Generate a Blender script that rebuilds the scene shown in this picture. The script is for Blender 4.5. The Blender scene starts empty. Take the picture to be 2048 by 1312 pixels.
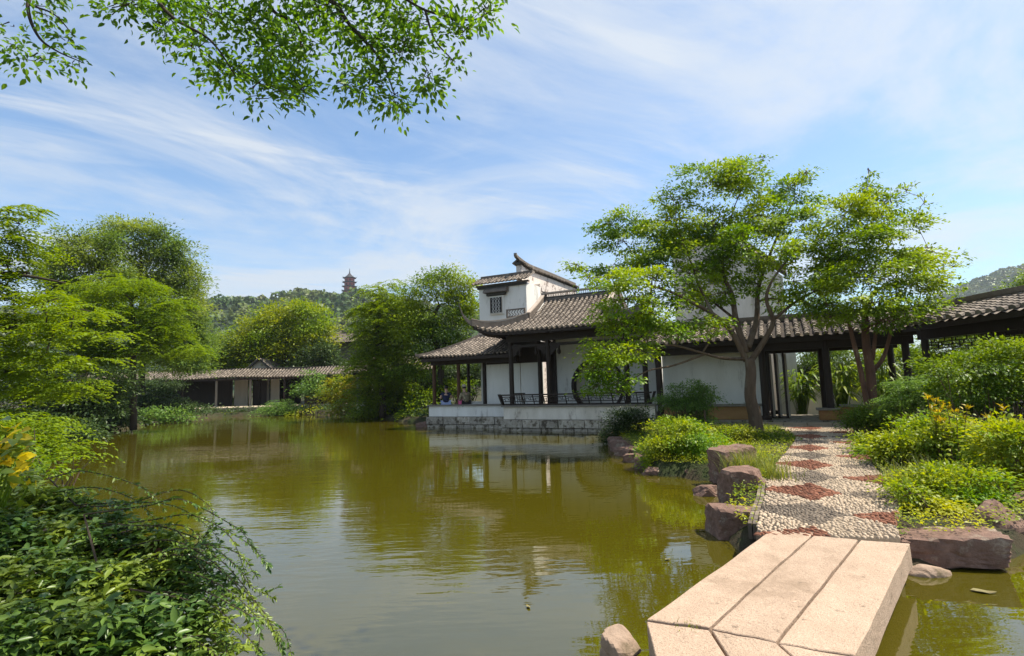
import bpy, bmesh, math, random
import numpy as np
from mathutils import Vector, Matrix, noise as mnoise

random.seed(7)
rng = np.random.default_rng(11)
SC = bpy.context.scene
COL = SC.collection
R = math.radians

# ------------------------------------------------------------------ camera
CAM_H = 1.75
F_PX, W_PX, CX, CY = 1050.0, 2048.0, 1024.0, 656.0
PITCH = math.atan(114.0 / F_PX)
ROLL = R(1.7)
c_f = np.array([0, math.cos(PITCH), math.sin(PITCH)])
c_r0 = np.array([1.0, 0, 0])
c_u0 = np.cross(c_r0, c_f)
c_r = math.cos(ROLL) * c_r0 - math.sin(ROLL) * c_u0
c_u = math.cos(ROLL) * c_u0 + math.sin(ROLL) * c_r0
CAM_P = np.array([0, 0, CAM_H])
cam_data = bpy.data.cameras.new('camera')
cam_data.sensor_width = 36.0
cam_data.lens = F_PX / W_PX * 36.0
cam_data.clip_start = 0.05
cam_data.clip_end = 8000
cam = bpy.data.objects.new('camera', cam_data)
COL.objects.link(cam)
M = Matrix(((c_r[0], c_u[0], -c_f[0], 0), (c_r[1], c_u[1], -c_f[1], 0), (c_r[2], c_u[2], -c_f[2], CAM_H), (0, 0, 0, 1)))
cam.matrix_world = M
SC.camera = cam

# ------------------------------------------------------------------ sky, sun, exposure
SUN = Vector((0.60, 0.03, 1.08)).normalized()
sun_el = math.asin(SUN.z)
sun_az = math.atan2(SUN.x, SUN.y)
world = bpy.data.worlds.new('World')
SC.world = world
world.use_nodes = True
nt = world.node_tree
nt.nodes.clear()
def N(tree, kind, **kw):
    n = tree.nodes.new(kind)
    for k, v in kw.items():
        if k == 'inp':
            for i, x in v.items():
                n.inputs[i].default_value = x
        else:
            setattr(n, k, v)
    return n
out = N(nt, 'ShaderNodeOutputWorld')
bg = N(nt, 'ShaderNodeBackground', inp={'Strength': 0.106})
sky = N(nt, 'ShaderNodeTexSky', sky_type='NISHITA', sun_disc=False, sun_elevation=sun_el, sun_rotation=sun_az, air_density=1.1, dust_density=0.6, ozone_density=2.0)
tc = N(nt, 'ShaderNodeTexCoord')
sep = N(nt, 'ShaderNodeSeparateXYZ')
nt.links.new(tc.outputs['Generated'], sep.inputs[0])
zc = N(nt, 'ShaderNodeMath', operation='MAXIMUM', inp={1: 0.0}); nt.links.new(sep.outputs['Z'], zc.inputs[0])
za = N(nt, 'ShaderNodeMath', operation='ADD', inp={1: 0.12}); nt.links.new(zc.outputs[0], za.inputs[0])
dx = N(nt, 'ShaderNodeMath', operation='DIVIDE'); nt.links.new(sep.outputs['X'], dx.inputs[0]); nt.links.new(za.outputs[0], dx.inputs[1])
dy = N(nt, 'ShaderNodeMath', operation='DIVIDE'); nt.links.new(sep.outputs['Y'], dy.inputs[0]); nt.links.new(za.outputs[0], dy.inputs[1])
cmb = N(nt, 'ShaderNodeCombineXYZ'); nt.links.new(dx.outputs[0], cmb.inputs[0]); nt.links.new(dy.outputs[0], cmb.inputs[1])
def cloud(rot, scale, nscale, detail, lo, hi, off, dist, rough=0.55):
    m0 = N(nt, 'ShaderNodeMapping'); m0.inputs['Rotation'].default_value = (0, 0, R(rot)); nt.links.new(cmb.outputs[0], m0.inputs[0])
    mp = N(nt, 'ShaderNodeMapping'); mp.inputs['Scale'].default_value = scale; mp.inputs['Location'].default_value = off
    nt.links.new(m0.outputs[0], mp.inputs[0])
    nz = N(nt, 'ShaderNodeTexNoise', inp={'Scale': nscale, 'Detail': detail, 'Roughness': rough, 'Distortion': dist})
    nt.links.new(mp.outputs[0], nz.inputs['Vector'])
    mr = N(nt, 'ShaderNodeMapRange', interpolation_type='SMOOTHSTEP', inp={'From Min': lo, 'From Max': hi})
    nt.links.new(nz.outputs['Fac'], mr.inputs[0])
    return mr
c1 = cloud(-38, (0.62, 1.0, 1), 0.95, 11, 0.36, 0.64, (3.1, 1.7, 0), 0.9, 0.64)          # broad veil
c2 = cloud(-30, (0.30, 1.5, 1), 2.0, 11, 0.45, 0.70, (7.7, 2.2, 0), 1.2, 0.66)      # streaks
c3 = cloud(10, (1, 1, 1), 0.6, 3, 0.38, 0.66, (1.4, 9.3, 0), 0.2)                 # where the streaks are
m23 = N(nt, 'ShaderNodeMath', operation='MULTIPLY'); nt.links.new(c2.outputs[0], m23.inputs[0]); nt.links.new(c3.outputs[0], m23.inputs[1])
m1 = N(nt, 'ShaderNodeMath', operation='MULTIPLY', inp={1: 0.78}); nt.links.new(c1.outputs[0], m1.inputs[0])
m2 = N(nt, 'ShaderNodeMath', operation='MULTIPLY', inp={1: 0.6}); nt.links.new(m23.outputs[0], m2.inputs[0])
ad = N(nt, 'ShaderNodeMath', operation='ADD', use_clamp=True); nt.links.new(m1.outputs[0], ad.inputs[0]); nt.links.new(m2.outputs[0], ad.inputs[1])
ad2 = N(nt, 'ShaderNodeMath', operation='MINIMUM', inp={1: 0.88}); nt.links.new(ad.outputs[0], ad2.inputs[0])
mix = N(nt, 'ShaderNodeMix', data_type='RGBA')
nt.links.new(ad2.outputs[0], mix.inputs[0])
tint = N(nt, 'ShaderNodeMix', data_type='RGBA', blend_type='MULTIPLY', inp={0: 1.0}); nt.links.new(sky.outputs[0], tint.inputs[6]); tint.inputs[7].default_value = (0.78, 0.97, 1.08, 1)
nt.links.new(tint.outputs[2], mix.inputs[6])
mix.inputs[7].default_value = (4.15, 4.45, 4.8, 1)
nt.links.new(mix.outputs[2], bg.inputs[0])
nt.links.new(bg.outputs[0], out.inputs[0])

sl = bpy.data.lights.new('sun', 'SUN')
sl.energy = 5.0
sl.angle = R(0.55)
sl.color = (1.0, 0.93, 0.80)
so = bpy.data.objects.new('sun', sl)
so.rotation_euler = (-SUN).to_track_quat('-Z', 'Y').to_euler()
so.location = SUN * 60
COL.objects.link(so)
vs = SC.view_settings
vs.view_transform = 'Standard'
vs.look = 'None'
vs.gamma = 1
vs.use_curve_mapping = False
vs.exposure = 0.8
SC.cycles.max_bounces = 6
SC.cycles.diffuse_bounces = 3
SC.cycles.glossy_bounces = 3
SC.cycles.transmission_bounces = 4
SC.cycles.transparent_max_bounces = 4
SC.cycles.volume_bounces = 0
SC.cycles.use_denoising = True

# ------------------------------------------------------------------ layout helpers: a point of the place seen at a pixel of the 2048 px photograph
def ray(px, py):
    return c_f + (px - CX) / F_PX * c_r - (py - CY) / F_PX * c_u
def G(px, py, z=0.0):
    d = ray(px, py)
    return CAM_P + d * ((z - CAM_H) / d[2])
def P(px, py, Y):
    d = ray(px, py)
    return CAM_P + d * (Y / d[1])

# ------------------------------------------------------------------ materials
MATS = {}
def newmat(name):
    m = bpy.data.materials.new(name)
    m.use_nodes = True
    m.node_tree.nodes.clear()
    MATS[name] = m
    return m, m.node_tree
def surf(name, c1, c2, scale=4.0, rough=0.8, bump=0.3, detail=8, spec=0.3, c3=None, s3=0.7, t3=(0.55, 0.75), bscale=None, island=0.0, stretch=(1, 1, 1), metallic=0.0, bdist=0.02):
    """two-tone noisy surface with optional stains c3, optional per-piece brightness"""
    m, t = newmat(name)
    o = N(t, 'ShaderNodeOutputMaterial')
    b = N(t, 'ShaderNodeBsdfPrincipled', inp={'Roughness': rough, 'Specular IOR Level': spec, 'Metallic': metallic})
    t.links.new(b.outputs[0], o.inputs[0])
    tcn = N(t, 'ShaderNodeTexCoord')
    mp = N(t, 'ShaderNodeMapping'); mp.inputs['Scale'].default_value = stretch
    t.links.new(tcn.outputs['Object'], mp.inputs[0])
    nz = N(t, 'ShaderNodeTexNoise', inp={'Scale': scale, 'Detail': detail, 'Roughness': 0.65}); t.links.new(mp.outputs[0], nz.inputs['Vector'])
    rp = N(t, 'ShaderNodeMapRange', inp={'From Min': 0.3, 'From Max': 0.7}); t.links.new(nz.outputs['Fac'], rp.inputs[0])
    mx = N(t, 'ShaderNodeMix', data_type='RGBA'); t.links.new(rp.outputs[0], mx.inputs[0])
    mx.inputs[6].default_value = (*c1, 1); mx.inputs[7].default_value = (*c2, 1)
    col = mx.outputs[2]
    if c3:
        n3 = N(t, 'ShaderNodeTexNoise', inp={'Scale': s3, 'Detail': 9, 'Roughness': 0.72}); t.links.new(mp.outputs[0], n3.inputs['Vector'])
        r3 = N(t, 'ShaderNodeMapRange', interpolation_type='SMOOTHSTEP', inp={'From Min': t3[0], 'From Max': t3[1]}); t.links.new(n3.outputs['Fac'], r3.inputs[0])
        x3 = N(t, 'ShaderNodeMix', data_type='RGBA'); t.links.new(r3.outputs[0], x3.inputs[0]); t.links.new(col, x3.inputs[6]); x3.inputs[7].default_value = (*c3, 1)
        col = x3.outputs[2]
    if island:
        g = N(t, 'ShaderNodeNewGeometry')
        oi = N(t, 'ShaderNodeObjectInfo')
        sm = N(t, 'ShaderNodeMath', operation='ADD'); t.links.new(g.outputs['Random Per Island'], sm.inputs[0]); t.links.new(oi.outputs['Random'], sm.inputs[1])
        fr = N(t, 'ShaderNodeMath', operation='FRACT'); t.links.new(sm.outputs[0], fr.inputs[0])
        mr = N(t, 'ShaderNodeMapRange', inp={'To Min': 1 - island, 'To Max': 1 + island}); t.links.new(fr.outputs[0], mr.inputs[0])
        hs = N(t, 'ShaderNodeHueSaturation'); t.links.new(col, hs.inputs['Color']); t.links.new(mr.outputs[0], hs.inputs['Value'])
        col = hs.outputs[0]
    t.links.new(col, b.inputs['Base Color'])
    if bump:
        nb = N(t, 'ShaderNodeTexNoise', inp={'Scale': bscale or scale * 3, 'Detail': 8, 'Roughness': 0.7}); t.links.new(mp.outputs[0], nb.inputs['Vector'])
        bp = N(t, 'ShaderNodeBump', inp={'Strength': bump, 'Distance': bdist}); t.links.new(nb.outputs['Fac'], bp.inputs['Height']); t.links.new(bp.outputs[0], b.inputs['Normal'])
    return m
LEAF_GAIN = 1.6
def leafmat(name, a, b_, c=None, trans=0.42, rough=0.45, spec=0.28, nscale=0.5):
    """foliage: colour from leaf to leaf (a..b), from bough to bough (c), light passing through"""
    m, t = newmat(name)
    gain = lambda q: tuple(min(1.0, x * LEAF_GAIN) for x in q)
    a, b_, c = gain([x * 0.62 for x in a]), gain(b_), gain(c) if c else None
    o = N(t, 'ShaderNodeOutputMaterial')
    g = N(t, 'ShaderNodeNewGeometry')
    mx = N(t, 'ShaderNodeMix', data_type='RGBA'); t.links.new(g.outputs['Random Per Island'], mx.inputs[0])
    mx.inputs[6].default_value = (*a, 1); mx.inputs[7].default_value = (*b_, 1)
    col = mx.outputs[2]
    if c:
        tcn = N(t, 'ShaderNodeTexCoord')
        nz = N(t, 'ShaderNodeTexNoise', inp={'Scale': nscale, 'Detail': 3}); t.links.new(tcn.outputs['Object'], nz.inputs['Vector'])
        rp = N(t, 'ShaderNodeMapRange', interpolation_type='SMOOTHSTEP', inp={'From Min': 0.42, 'From Max': 0.62}); t.links.new(nz.outputs['Fac'], rp.inputs[0])
        m2_ = N(t, 'ShaderNodeMix', data_type='RGBA'); t.links.new(rp.outputs[0], m2_.inputs[0]); t.links.new(col, m2_.inputs[6]); m2_.inputs[7].default_value = (*c, 1)
        col = m2_.outputs[2]
    p = N(t, 'ShaderNodeBsdfPrincipled', inp={'Roughness': rough, 'Specular IOR Level': spec}); t.links.new(col, p.inputs['Base Color'])
    hs = N(t, 'ShaderNodeHueSaturation', inp={'Hue': 0.485, 'Saturation': 1.1, 'Value': 1.5}); t.links.new(col, hs.inputs['Color'])
    tr = N(t, 'ShaderNodeBsdfTranslucent'); t.links.new(hs.outputs[0], tr.inputs[0])
    ms = N(t, 'ShaderNodeMixShader', inp={0: trans}); t.links.new(p.outputs[0], ms.inputs[1]); t.links.new(tr.outputs[0], ms.inputs[2])
    t.links.new(ms.outputs[0], o.inputs[0])
    return m

surf('plaster', (0.78, 0.76, 0.71), (0.66, 0.635, 0.58), 1.3, 0.9, 0.2, c3=(0.30, 0.27, 0.23), s3=1.8, t3=(0.54, 0.74), stretch=(1.6, 1.6, 0.35))
surf('old_plaster', (0.76, 0.70, 0.61), (0.58, 0.52, 0.43), 1.6, 0.92, 0.3, c3=(0.24, 0.19, 0.14), s3=2.0, t3=(0.54, 0.72), stretch=(1.5, 1.5, 0.5))
surf('peeling', (0.72, 0.64, 0.58), (0.60, 0.52, 0.46), 1.5, 0.92, 0.3, c3=(0.28, 0.22, 0.19), s3=2.2, t3=(0.53, 0.58))
surf('block', (0.50, 0.45, 0.37), (0.24, 0.20, 0.15), 7, 0.9, 0.8, c3=(0.10, 0.08, 0.055), s3=4.5, t3=(0.50, 0.60), bscale=14, island=0.28)
surf('rock', (0.27, 0.165, 0.125), (0.095, 0.052, 0.037), 8.0, 0.85, 1.0, c3=(0.37, 0.29, 0.22), s3=4, t3=(0.53, 0.68), bscale=26, bdist=0.025)
surf('pale_rock', (0.42, 0.30, 0.22), (0.26, 0.18, 0.125), 9, 0.85, 0.8, c3=(0.16, 0.12, 0.07), s3=3, t3=(0.52, 0.66), bscale=24)
surf('tile', (0.25, 0.205, 0.165), (0.135, 0.11, 0.09), 9, 0.86, 0.4, c3=(0.40, 0.34, 0.27), s3=4.0, t3=(0.56, 0.72), island=0.42)
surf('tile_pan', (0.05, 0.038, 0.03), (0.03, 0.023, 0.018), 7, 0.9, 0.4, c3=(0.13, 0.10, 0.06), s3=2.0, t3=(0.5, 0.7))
surf('ridge', (0.20, 0.165, 0.135), (0.10, 0.08, 0.065), 6, 0.85, 0.4, c3=(0.34, 0.30, 0.25), s3=3.0, t3=(0.55, 0.72))
surf('ridge_cap', (0.50, 0.41, 0.33), (0.36, 0.29, 0.23), 5, 0.85, 0.3)
surf('wood', (0.034, 0.020, 0.013), (0.020, 0.012, 0.008), 6, 0.55, 0.2, stretch=(1, 1, 0.15))
surf('brown_wood', (0.10, 0.045, 0.022), (0.06, 0.028, 0.015), 6, 0.6, 0.2, stretch=(1, 1, 0.15))
surf('bench_wood', (0.34, 0.19, 0.075), (0.24, 0.13, 0.05), 5, 0.6, 0.2, stretch=(0.3, 1, 1))
surf('grey_wood', (0.22, 0.20, 0.17), (0.15, 0.135, 0.11), 5, 0.8, 0.2, stretch=(1, 1, 0.15))
surf('pale_panel', (0.50, 0.45, 0.37), (0.40, 0.35, 0.28), 3, 0.8, 0.1, stretch=(1, 1, 0.2))
surf('bark', (0.17, 0.115, 0.075), (0.085, 0.055, 0.035), 9, 0.9, 0.8, stretch=(1, 1, 0.25), c3=(0.22, 0.18, 0.13), s3=4, t3=(0.52, 0.7))
surf('red_bark', (0.20, 0.10, 0.06), (0.09, 0.045, 0.03), 9, 0.85, 0.7, stretch=(1, 1, 0.25), c3=(0.30, 0.20, 0.13), s3=5, t3=(0.55, 0.7))
surf('dark_bark', (0.065, 0.048, 0.032), (0.035, 0.026, 0.018), 7, 0.9, 0.8, stretch=(1, 1, 0.25))
surf('soil', (0.06, 0.043, 0.024), (0.03, 0.026, 0.012), 5, 0.95, 1.0, c3=(0.03, 0.042, 0.010), s3=1.6, t3=(0.44, 0.6), bscale=8, bdist=0.06)
surf('mortar', (0.15, 0.115, 0.085), (0.09, 0.07, 0.05), 22, 0.95, 0.5)
surf('white_pebble', (0.54, 0.42, 0.30), (0.38, 0.29, 0.20), 8, 0.75, 0, island=0.22)
surf('grey_pebble', (0.22, 0.175, 0.13), (0.13, 0.10, 0.075), 8, 0.75, 0, island=0.4)
surf('red_chip', (0.30, 0.125, 0.07), (0.19, 0.075, 0.045), 8, 0.8, 0, island=0.3)
surf('terrace', (0.46, 0.37, 0.27), (0.35, 0.28, 0.2), 3, 0.9, 0.3)
surf('pagoda_red', (0.36, 0.075, 0.06), (0.28, 0.055, 0.05), 0.3, 0.8, 0)
surf('pagoda_roof', (0.055, 0.05, 0.055), (0.035, 0.032, 0.036), 0.5, 0.8, 0)
surf('dead_leaf', (0.22, 0.19, 0.075), (0.15, 0.12, 0.05), 12, 0.7, 0)
surf('deadwood', (0.62, 0.55, 0.44), (0.45, 0.38, 0.3), 9, 0.9, 0.2)
surf('hill_soil', (0.03, 0.05, 0.015), (0.02, 0.035, 0.012), 0.05, 0.95, 0)
surf('carving', (0.075, 0.07, 0.06), (0.03, 0.028, 0.025), 14, 0.8, 0.6)
surf('skin', (0.52, 0.33, 0.24), (0.46, 0.28, 0.2), 6, 0.6, 0)
surf('hair', (0.015, 0.012, 0.01), (0.01, 0.008, 0.007), 10, 0.5, 0)
surf('navy_cloth', (0.02, 0.028, 0.07), (0.012, 0.016, 0.04), 10, 0.9, 0.2)
surf('blue_cloth', (0.22, 0.30, 0.55), (0.42, 0.46, 0.62), 14, 0.9, 0.2)
surf('khaki_cloth', (0.30, 0.25, 0.16), (0.12, 0.11, 0.06), 14, 0.9, 0.2, c3=(0.36, 0.30, 0.2), s3=10, t3=(0.5, 0.56))
surf('beige_cloth', (0.55, 0.48, 0.38), (0.45, 0.39, 0.3), 10, 0.9, 0.2)
surf('dark_cloth', (0.05, 0.045, 0.045), (0.03, 0.028, 0.028), 10, 0.9, 0.2)
surf('pink_cloth', (0.62, 0.12, 0.26), (0.5, 0.09, 0.2), 10, 0.8, 0.2)
surf('shoe', (0.06, 0.05, 0.045), (0.04, 0.035, 0.03), 10, 0.7, 0)
surf('lantern_glass', (0.55, 0.5, 0.42), (0.5, 0.45, 0.37), 4, 0.4, 0)

leafmat('lf_main', (0.045, 0.110, 0.010), (0.120, 0.205, 0.012), (0.165, 0.225, 0.012), nscale=0.55)
leafmat('lf_right', (0.060, 0.125, 0.010), (0.135, 0.210, 0.012), (0.165, 0.22, 0.014), nscale=0.6)
leafmat('lf_over', (0.040, 0.110, 0.014), (0.105, 0.190, 0.020), None, trans=0.5)
leafmat('lf_bush', (0.020, 0.065, 0.014), (0.085, 0.140, 0.022), (0.13, 0.17, 0.02), trans=0.28, spec=0.45, rough=0.38, nscale=2.5)
leafmat('lf_layer', (0.060, 0.120, 0.010), (0.150, 0.205, 0.014), (0.11, 0.16, 0.012), nscale=0.35)
leafmat('lf_layer2', (0.050, 0.110, 0.010), (0.125, 0.185, 0.014), (0.10, 0.15, 0.012), nscale=0.3)
leafmat('lf_tall', (0.045, 0.095, 0.016), (0.110, 0.165, 0.028), (0.15, 0.19, 0.03), nscale=0.35)
leafmat('lf_gold', (0.120, 0.170, 0.008), (0.210, 0.230, 0.010), (0.10, 0.16, 0.01), nscale=0.3)
leafmat('lf_green', (0.038, 0.095, 0.010), (0.105, 0.165, 0.014), (0.14, 0.19, 0.014), nscale=0.35)
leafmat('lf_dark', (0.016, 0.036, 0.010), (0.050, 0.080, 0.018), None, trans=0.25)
leafmat('lf_bamboo', (0.100, 0.160, 0.016), (0.200, 0.240, 0.024), (0.06, 0.12, 0.02), nscale=0.3)
leafmat('lf_sun', (0.110, 0.180, 0.012), (0.240, 0.270, 0.018), (0.09, 0.17, 0.012), nscale=1.1)
leafmat('lf_sun2', (0.080, 0.150, 0.012), (0.190, 0.240, 0.018), (0.25, 0.26, 0.02), nscale=1.3)
leafmat('lf_feather', (0.050, 0.115, 0.020), (0.110, 0.180, 0.034), None)
leafmat('lf_yellow', (0.42, 0.36, 0.020), (0.58, 0.46, 0.02), None, trans=0.5)
leafmat('lf_tip', (0.28, 0.22, 0.016), (0.34, 0.26, 0.02), None, trans=0.4)
leafmat('lf_grass', (0.075, 0.120, 0.018), (0.180, 0.190, 0.030), None)
leafmat('lf_hill', (0.020, 0.052, 0.012), (0.055, 0.095, 0.018), (0.085, 0.10, 0.020), trans=0.15, nscale=0.02)
leafmat('lf_orange', (0.18, 0.155, 0.012), (0.20, 0.20, 0.015), (0.09, 0.13, 0.012), nscale=0.8)

# granite of the bridge: fine grain, dark flecks, worn stains, chisel marks
def slabmat():
    m, t = newmat('slab')
    o = N(t, 'ShaderNodeOutputMaterial'); b = N(t, 'ShaderNodeBsdfPrincipled', inp={'Roughness': 0.86, 'Specular IOR Level': 0.3}); t.links.new(b.outputs[0], o.inputs[0])
    tc_ = N(t, 'ShaderNodeTexCoord'); oi = N(t, 'ShaderNodeObjectInfo')
    def nz(sc, det=6, rough=0.6):
        n = N(t, 'ShaderNodeTexNoise', inp={'Scale': sc, 'Detail': det, 'Roughness': rough}); t.links.new(tc_.outputs['Object'], n.inputs['Vector']); return n
    def rng_(src, a, b2): 
        q = N(t, 'ShaderNodeMapRange', interpolation_type='SMOOTHSTEP', inp={'From Min': a, 'From Max': b2}); t.links.new(src, q.inputs[0]); return q.outputs[0]
    def mixc(fac, c0, c1):
        x = N(t, 'ShaderNodeMix', data_type='RGBA'); t.links.new(fac, x.inputs[0])
        if isinstance(c0, tuple): x.inputs[6].default_value = (*c0, 1)
        else: t.links.new(c0, x.inputs[6])
        x.inputs[7].default_value = (*c1, 1); return x.outputs[2]
    g1 = nz(3.5, 9, 0.7); g2 = nz(140, 3, 0.6); g3 = nz(1.3, 10, 0.75); g4 = nz(34, 4, 0.7); g5 = nz(10, 6, 0.75)
    c = mixc(rng_(g1.outputs['Fac'], 0.3, 0.7), (0.50, 0.365, 0.265), (0.41, 0.295, 0.21))
    c = mixc(rng_(g2.outputs['Fac'], 0.50, 0.66), c, (0.25, 0.17, 0.12))
    c = mixc(rng_(g4.outputs['Fac'], 0.60, 0.74), c, (0.58, 0.45, 0.34))
    c = mixc(rng_(g3.outputs['Fac'], 0.50, 0.70), c, (0.29, 0.205, 0.14))
    c = mixc(rng_(g5.outputs['Fac'], 0.60, 0.70), c, (0.17, 0.125, 0.085))
    hs = N(t, 'ShaderNodeHueSaturation'); t.links.new(c, hs.inputs['Color'])
    mr = N(t, 'ShaderNodeMapRange', inp={'To Min': 0.93, 'To Max': 1.07}); t.links.new(oi.outputs['Random'], mr.inputs[0]); t.links.new(mr.outputs[0], hs.inputs['Value'])
    t.links.new(hs.outputs[0], b.inputs['Base Color'])
    ad_ = N(t, 'ShaderNodeMath', operation='MULTIPLY_ADD', inp={1: 0.4}); t.links.new(g2.outputs['Fac'], ad_.inputs[0]); t.links.new(g4.outputs['Fac'], ad_.inputs[2])
    bp_ = N(t, 'ShaderNodeBump', inp={'Strength': 1.0, 'Distance': 0.012}); t.links.new(ad_.outputs[0], bp_.inputs['Height']); t.links.new(bp_.outputs[0], b.inputs['Normal'])
slabmat()

# water: murky green, rippled
m, t = newmat('water')
o_ = N(t, 'ShaderNodeOutputMaterial')
b_ = N(t, 'ShaderNodeBsdfPrincipled', inp={'Roughness': 0.015, 'IOR': 2.1, 'Base Color': (0.060, 0.051, 0.003, 1)})
t.links.new(b_.outputs[0], o_.inputs[0])
tcn = N(t, 'ShaderNodeTexCoord')
def wave(scale, nscale, off, detail=2):
    mp = N(t, 'ShaderNodeMapping'); mp.inputs['Scale'].default_value = scale; mp.inputs['Location'].default_value = off
    mp.inputs['Rotation'].default_value = (0, 0, R(-8))
    t.links.new(tcn.outputs['Object'], mp.inputs[0])
    n = N(t, 'ShaderNodeTexNoise', inp={'Scale': nscale, 'Detail': detail, 'Roughness': 0.5}); t.links.new(mp.outputs[0], n.inputs['Vector'])
    return n
w1 = wave((0.45, 1.6, 1), 1.4, (0, 0, 0), 3)
w2 = wave((0.8, 2.6, 1), 4.2, (3, 5, 0), 2)
pt = wave((0.5, 0.8, 1), 0.22, (2, 8, 0), 2)      # calm and ruffled patches
pr = N(t, 'ShaderNodeMapRange', interpolation_type='SMOOTHSTEP', inp={'From Min': 0.40, 'From Max': 0.62, 'To Min': 0.25, 'To Max': 1.0}); t.links.new(pt.outputs['Fac'], pr.inputs[0])
a1 = N(t, 'ShaderNodeMath', operation='MULTIPLY', inp={1: 0.35}); t.links.new(w2.outputs['Fac'], a1.inputs[0])
a2 = N(t, 'ShaderNodeMath', operation='ADD'); t.links.new(w1.outputs['Fac'], a2.inputs[0]); t.links.new(a1.outputs[0], a2.inputs[1])
a3 = N(t, 'ShaderNodeMath', operation='MULTIPLY'); t.links.new(a2.outputs[0], a3.inputs[0]); t.links.new(pr.outputs[0], a3.inputs[1])
bp = N(t, 'ShaderNodeBump', inp={'Strength': 0.32, 'Distance': 0.03}); t.links.new(a3.outputs[0], bp.inputs['Height']); t.links.new(bp.outputs[0], b_.inputs['Normal'])

# ------------------------------------------------------------------ mesh helpers
def mat(x):
    return MATS[x] if isinstance(x, str) else x
def link(name, me, material, parent=None, kind=None):
    ob = bpy.data.objects.new(name, me)
    if material and not me.materials:
        me.materials.append(mat(material))
    COL.objects.link(ob)
    if parent:
        ob.parent = parent
    if kind:
        ob['kind'] = kind
    return ob
def np_mesh(name, verts, faces, material, parent=None, kind=None, smooth=False):
    """verts (n,3), faces (m,k) arrays"""
    verts = np.asarray(verts, dtype=np.float32); faces = np.asarray(faces, dtype=np.int32)
    me = bpy.data.meshes.new(name)
    k = faces.shape[1]
    me.vertices.add(len(verts)); me.vertices.foreach_set('co', verts.ravel())
    me.loops.add(faces.size); me.loops.foreach_set('vertex_index', faces.ravel())
    me.polygons.add(len(faces)); me.polygons.foreach_set('loop_start', np.arange(0, faces.size, k, dtype=np.int32))
    if smooth:
        me.polygons.foreach_set('use_smooth', np.ones(len(faces), dtype=bool))
    me.update(calc_edges=True)
    return link(name, me, material, parent, kind)
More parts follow.
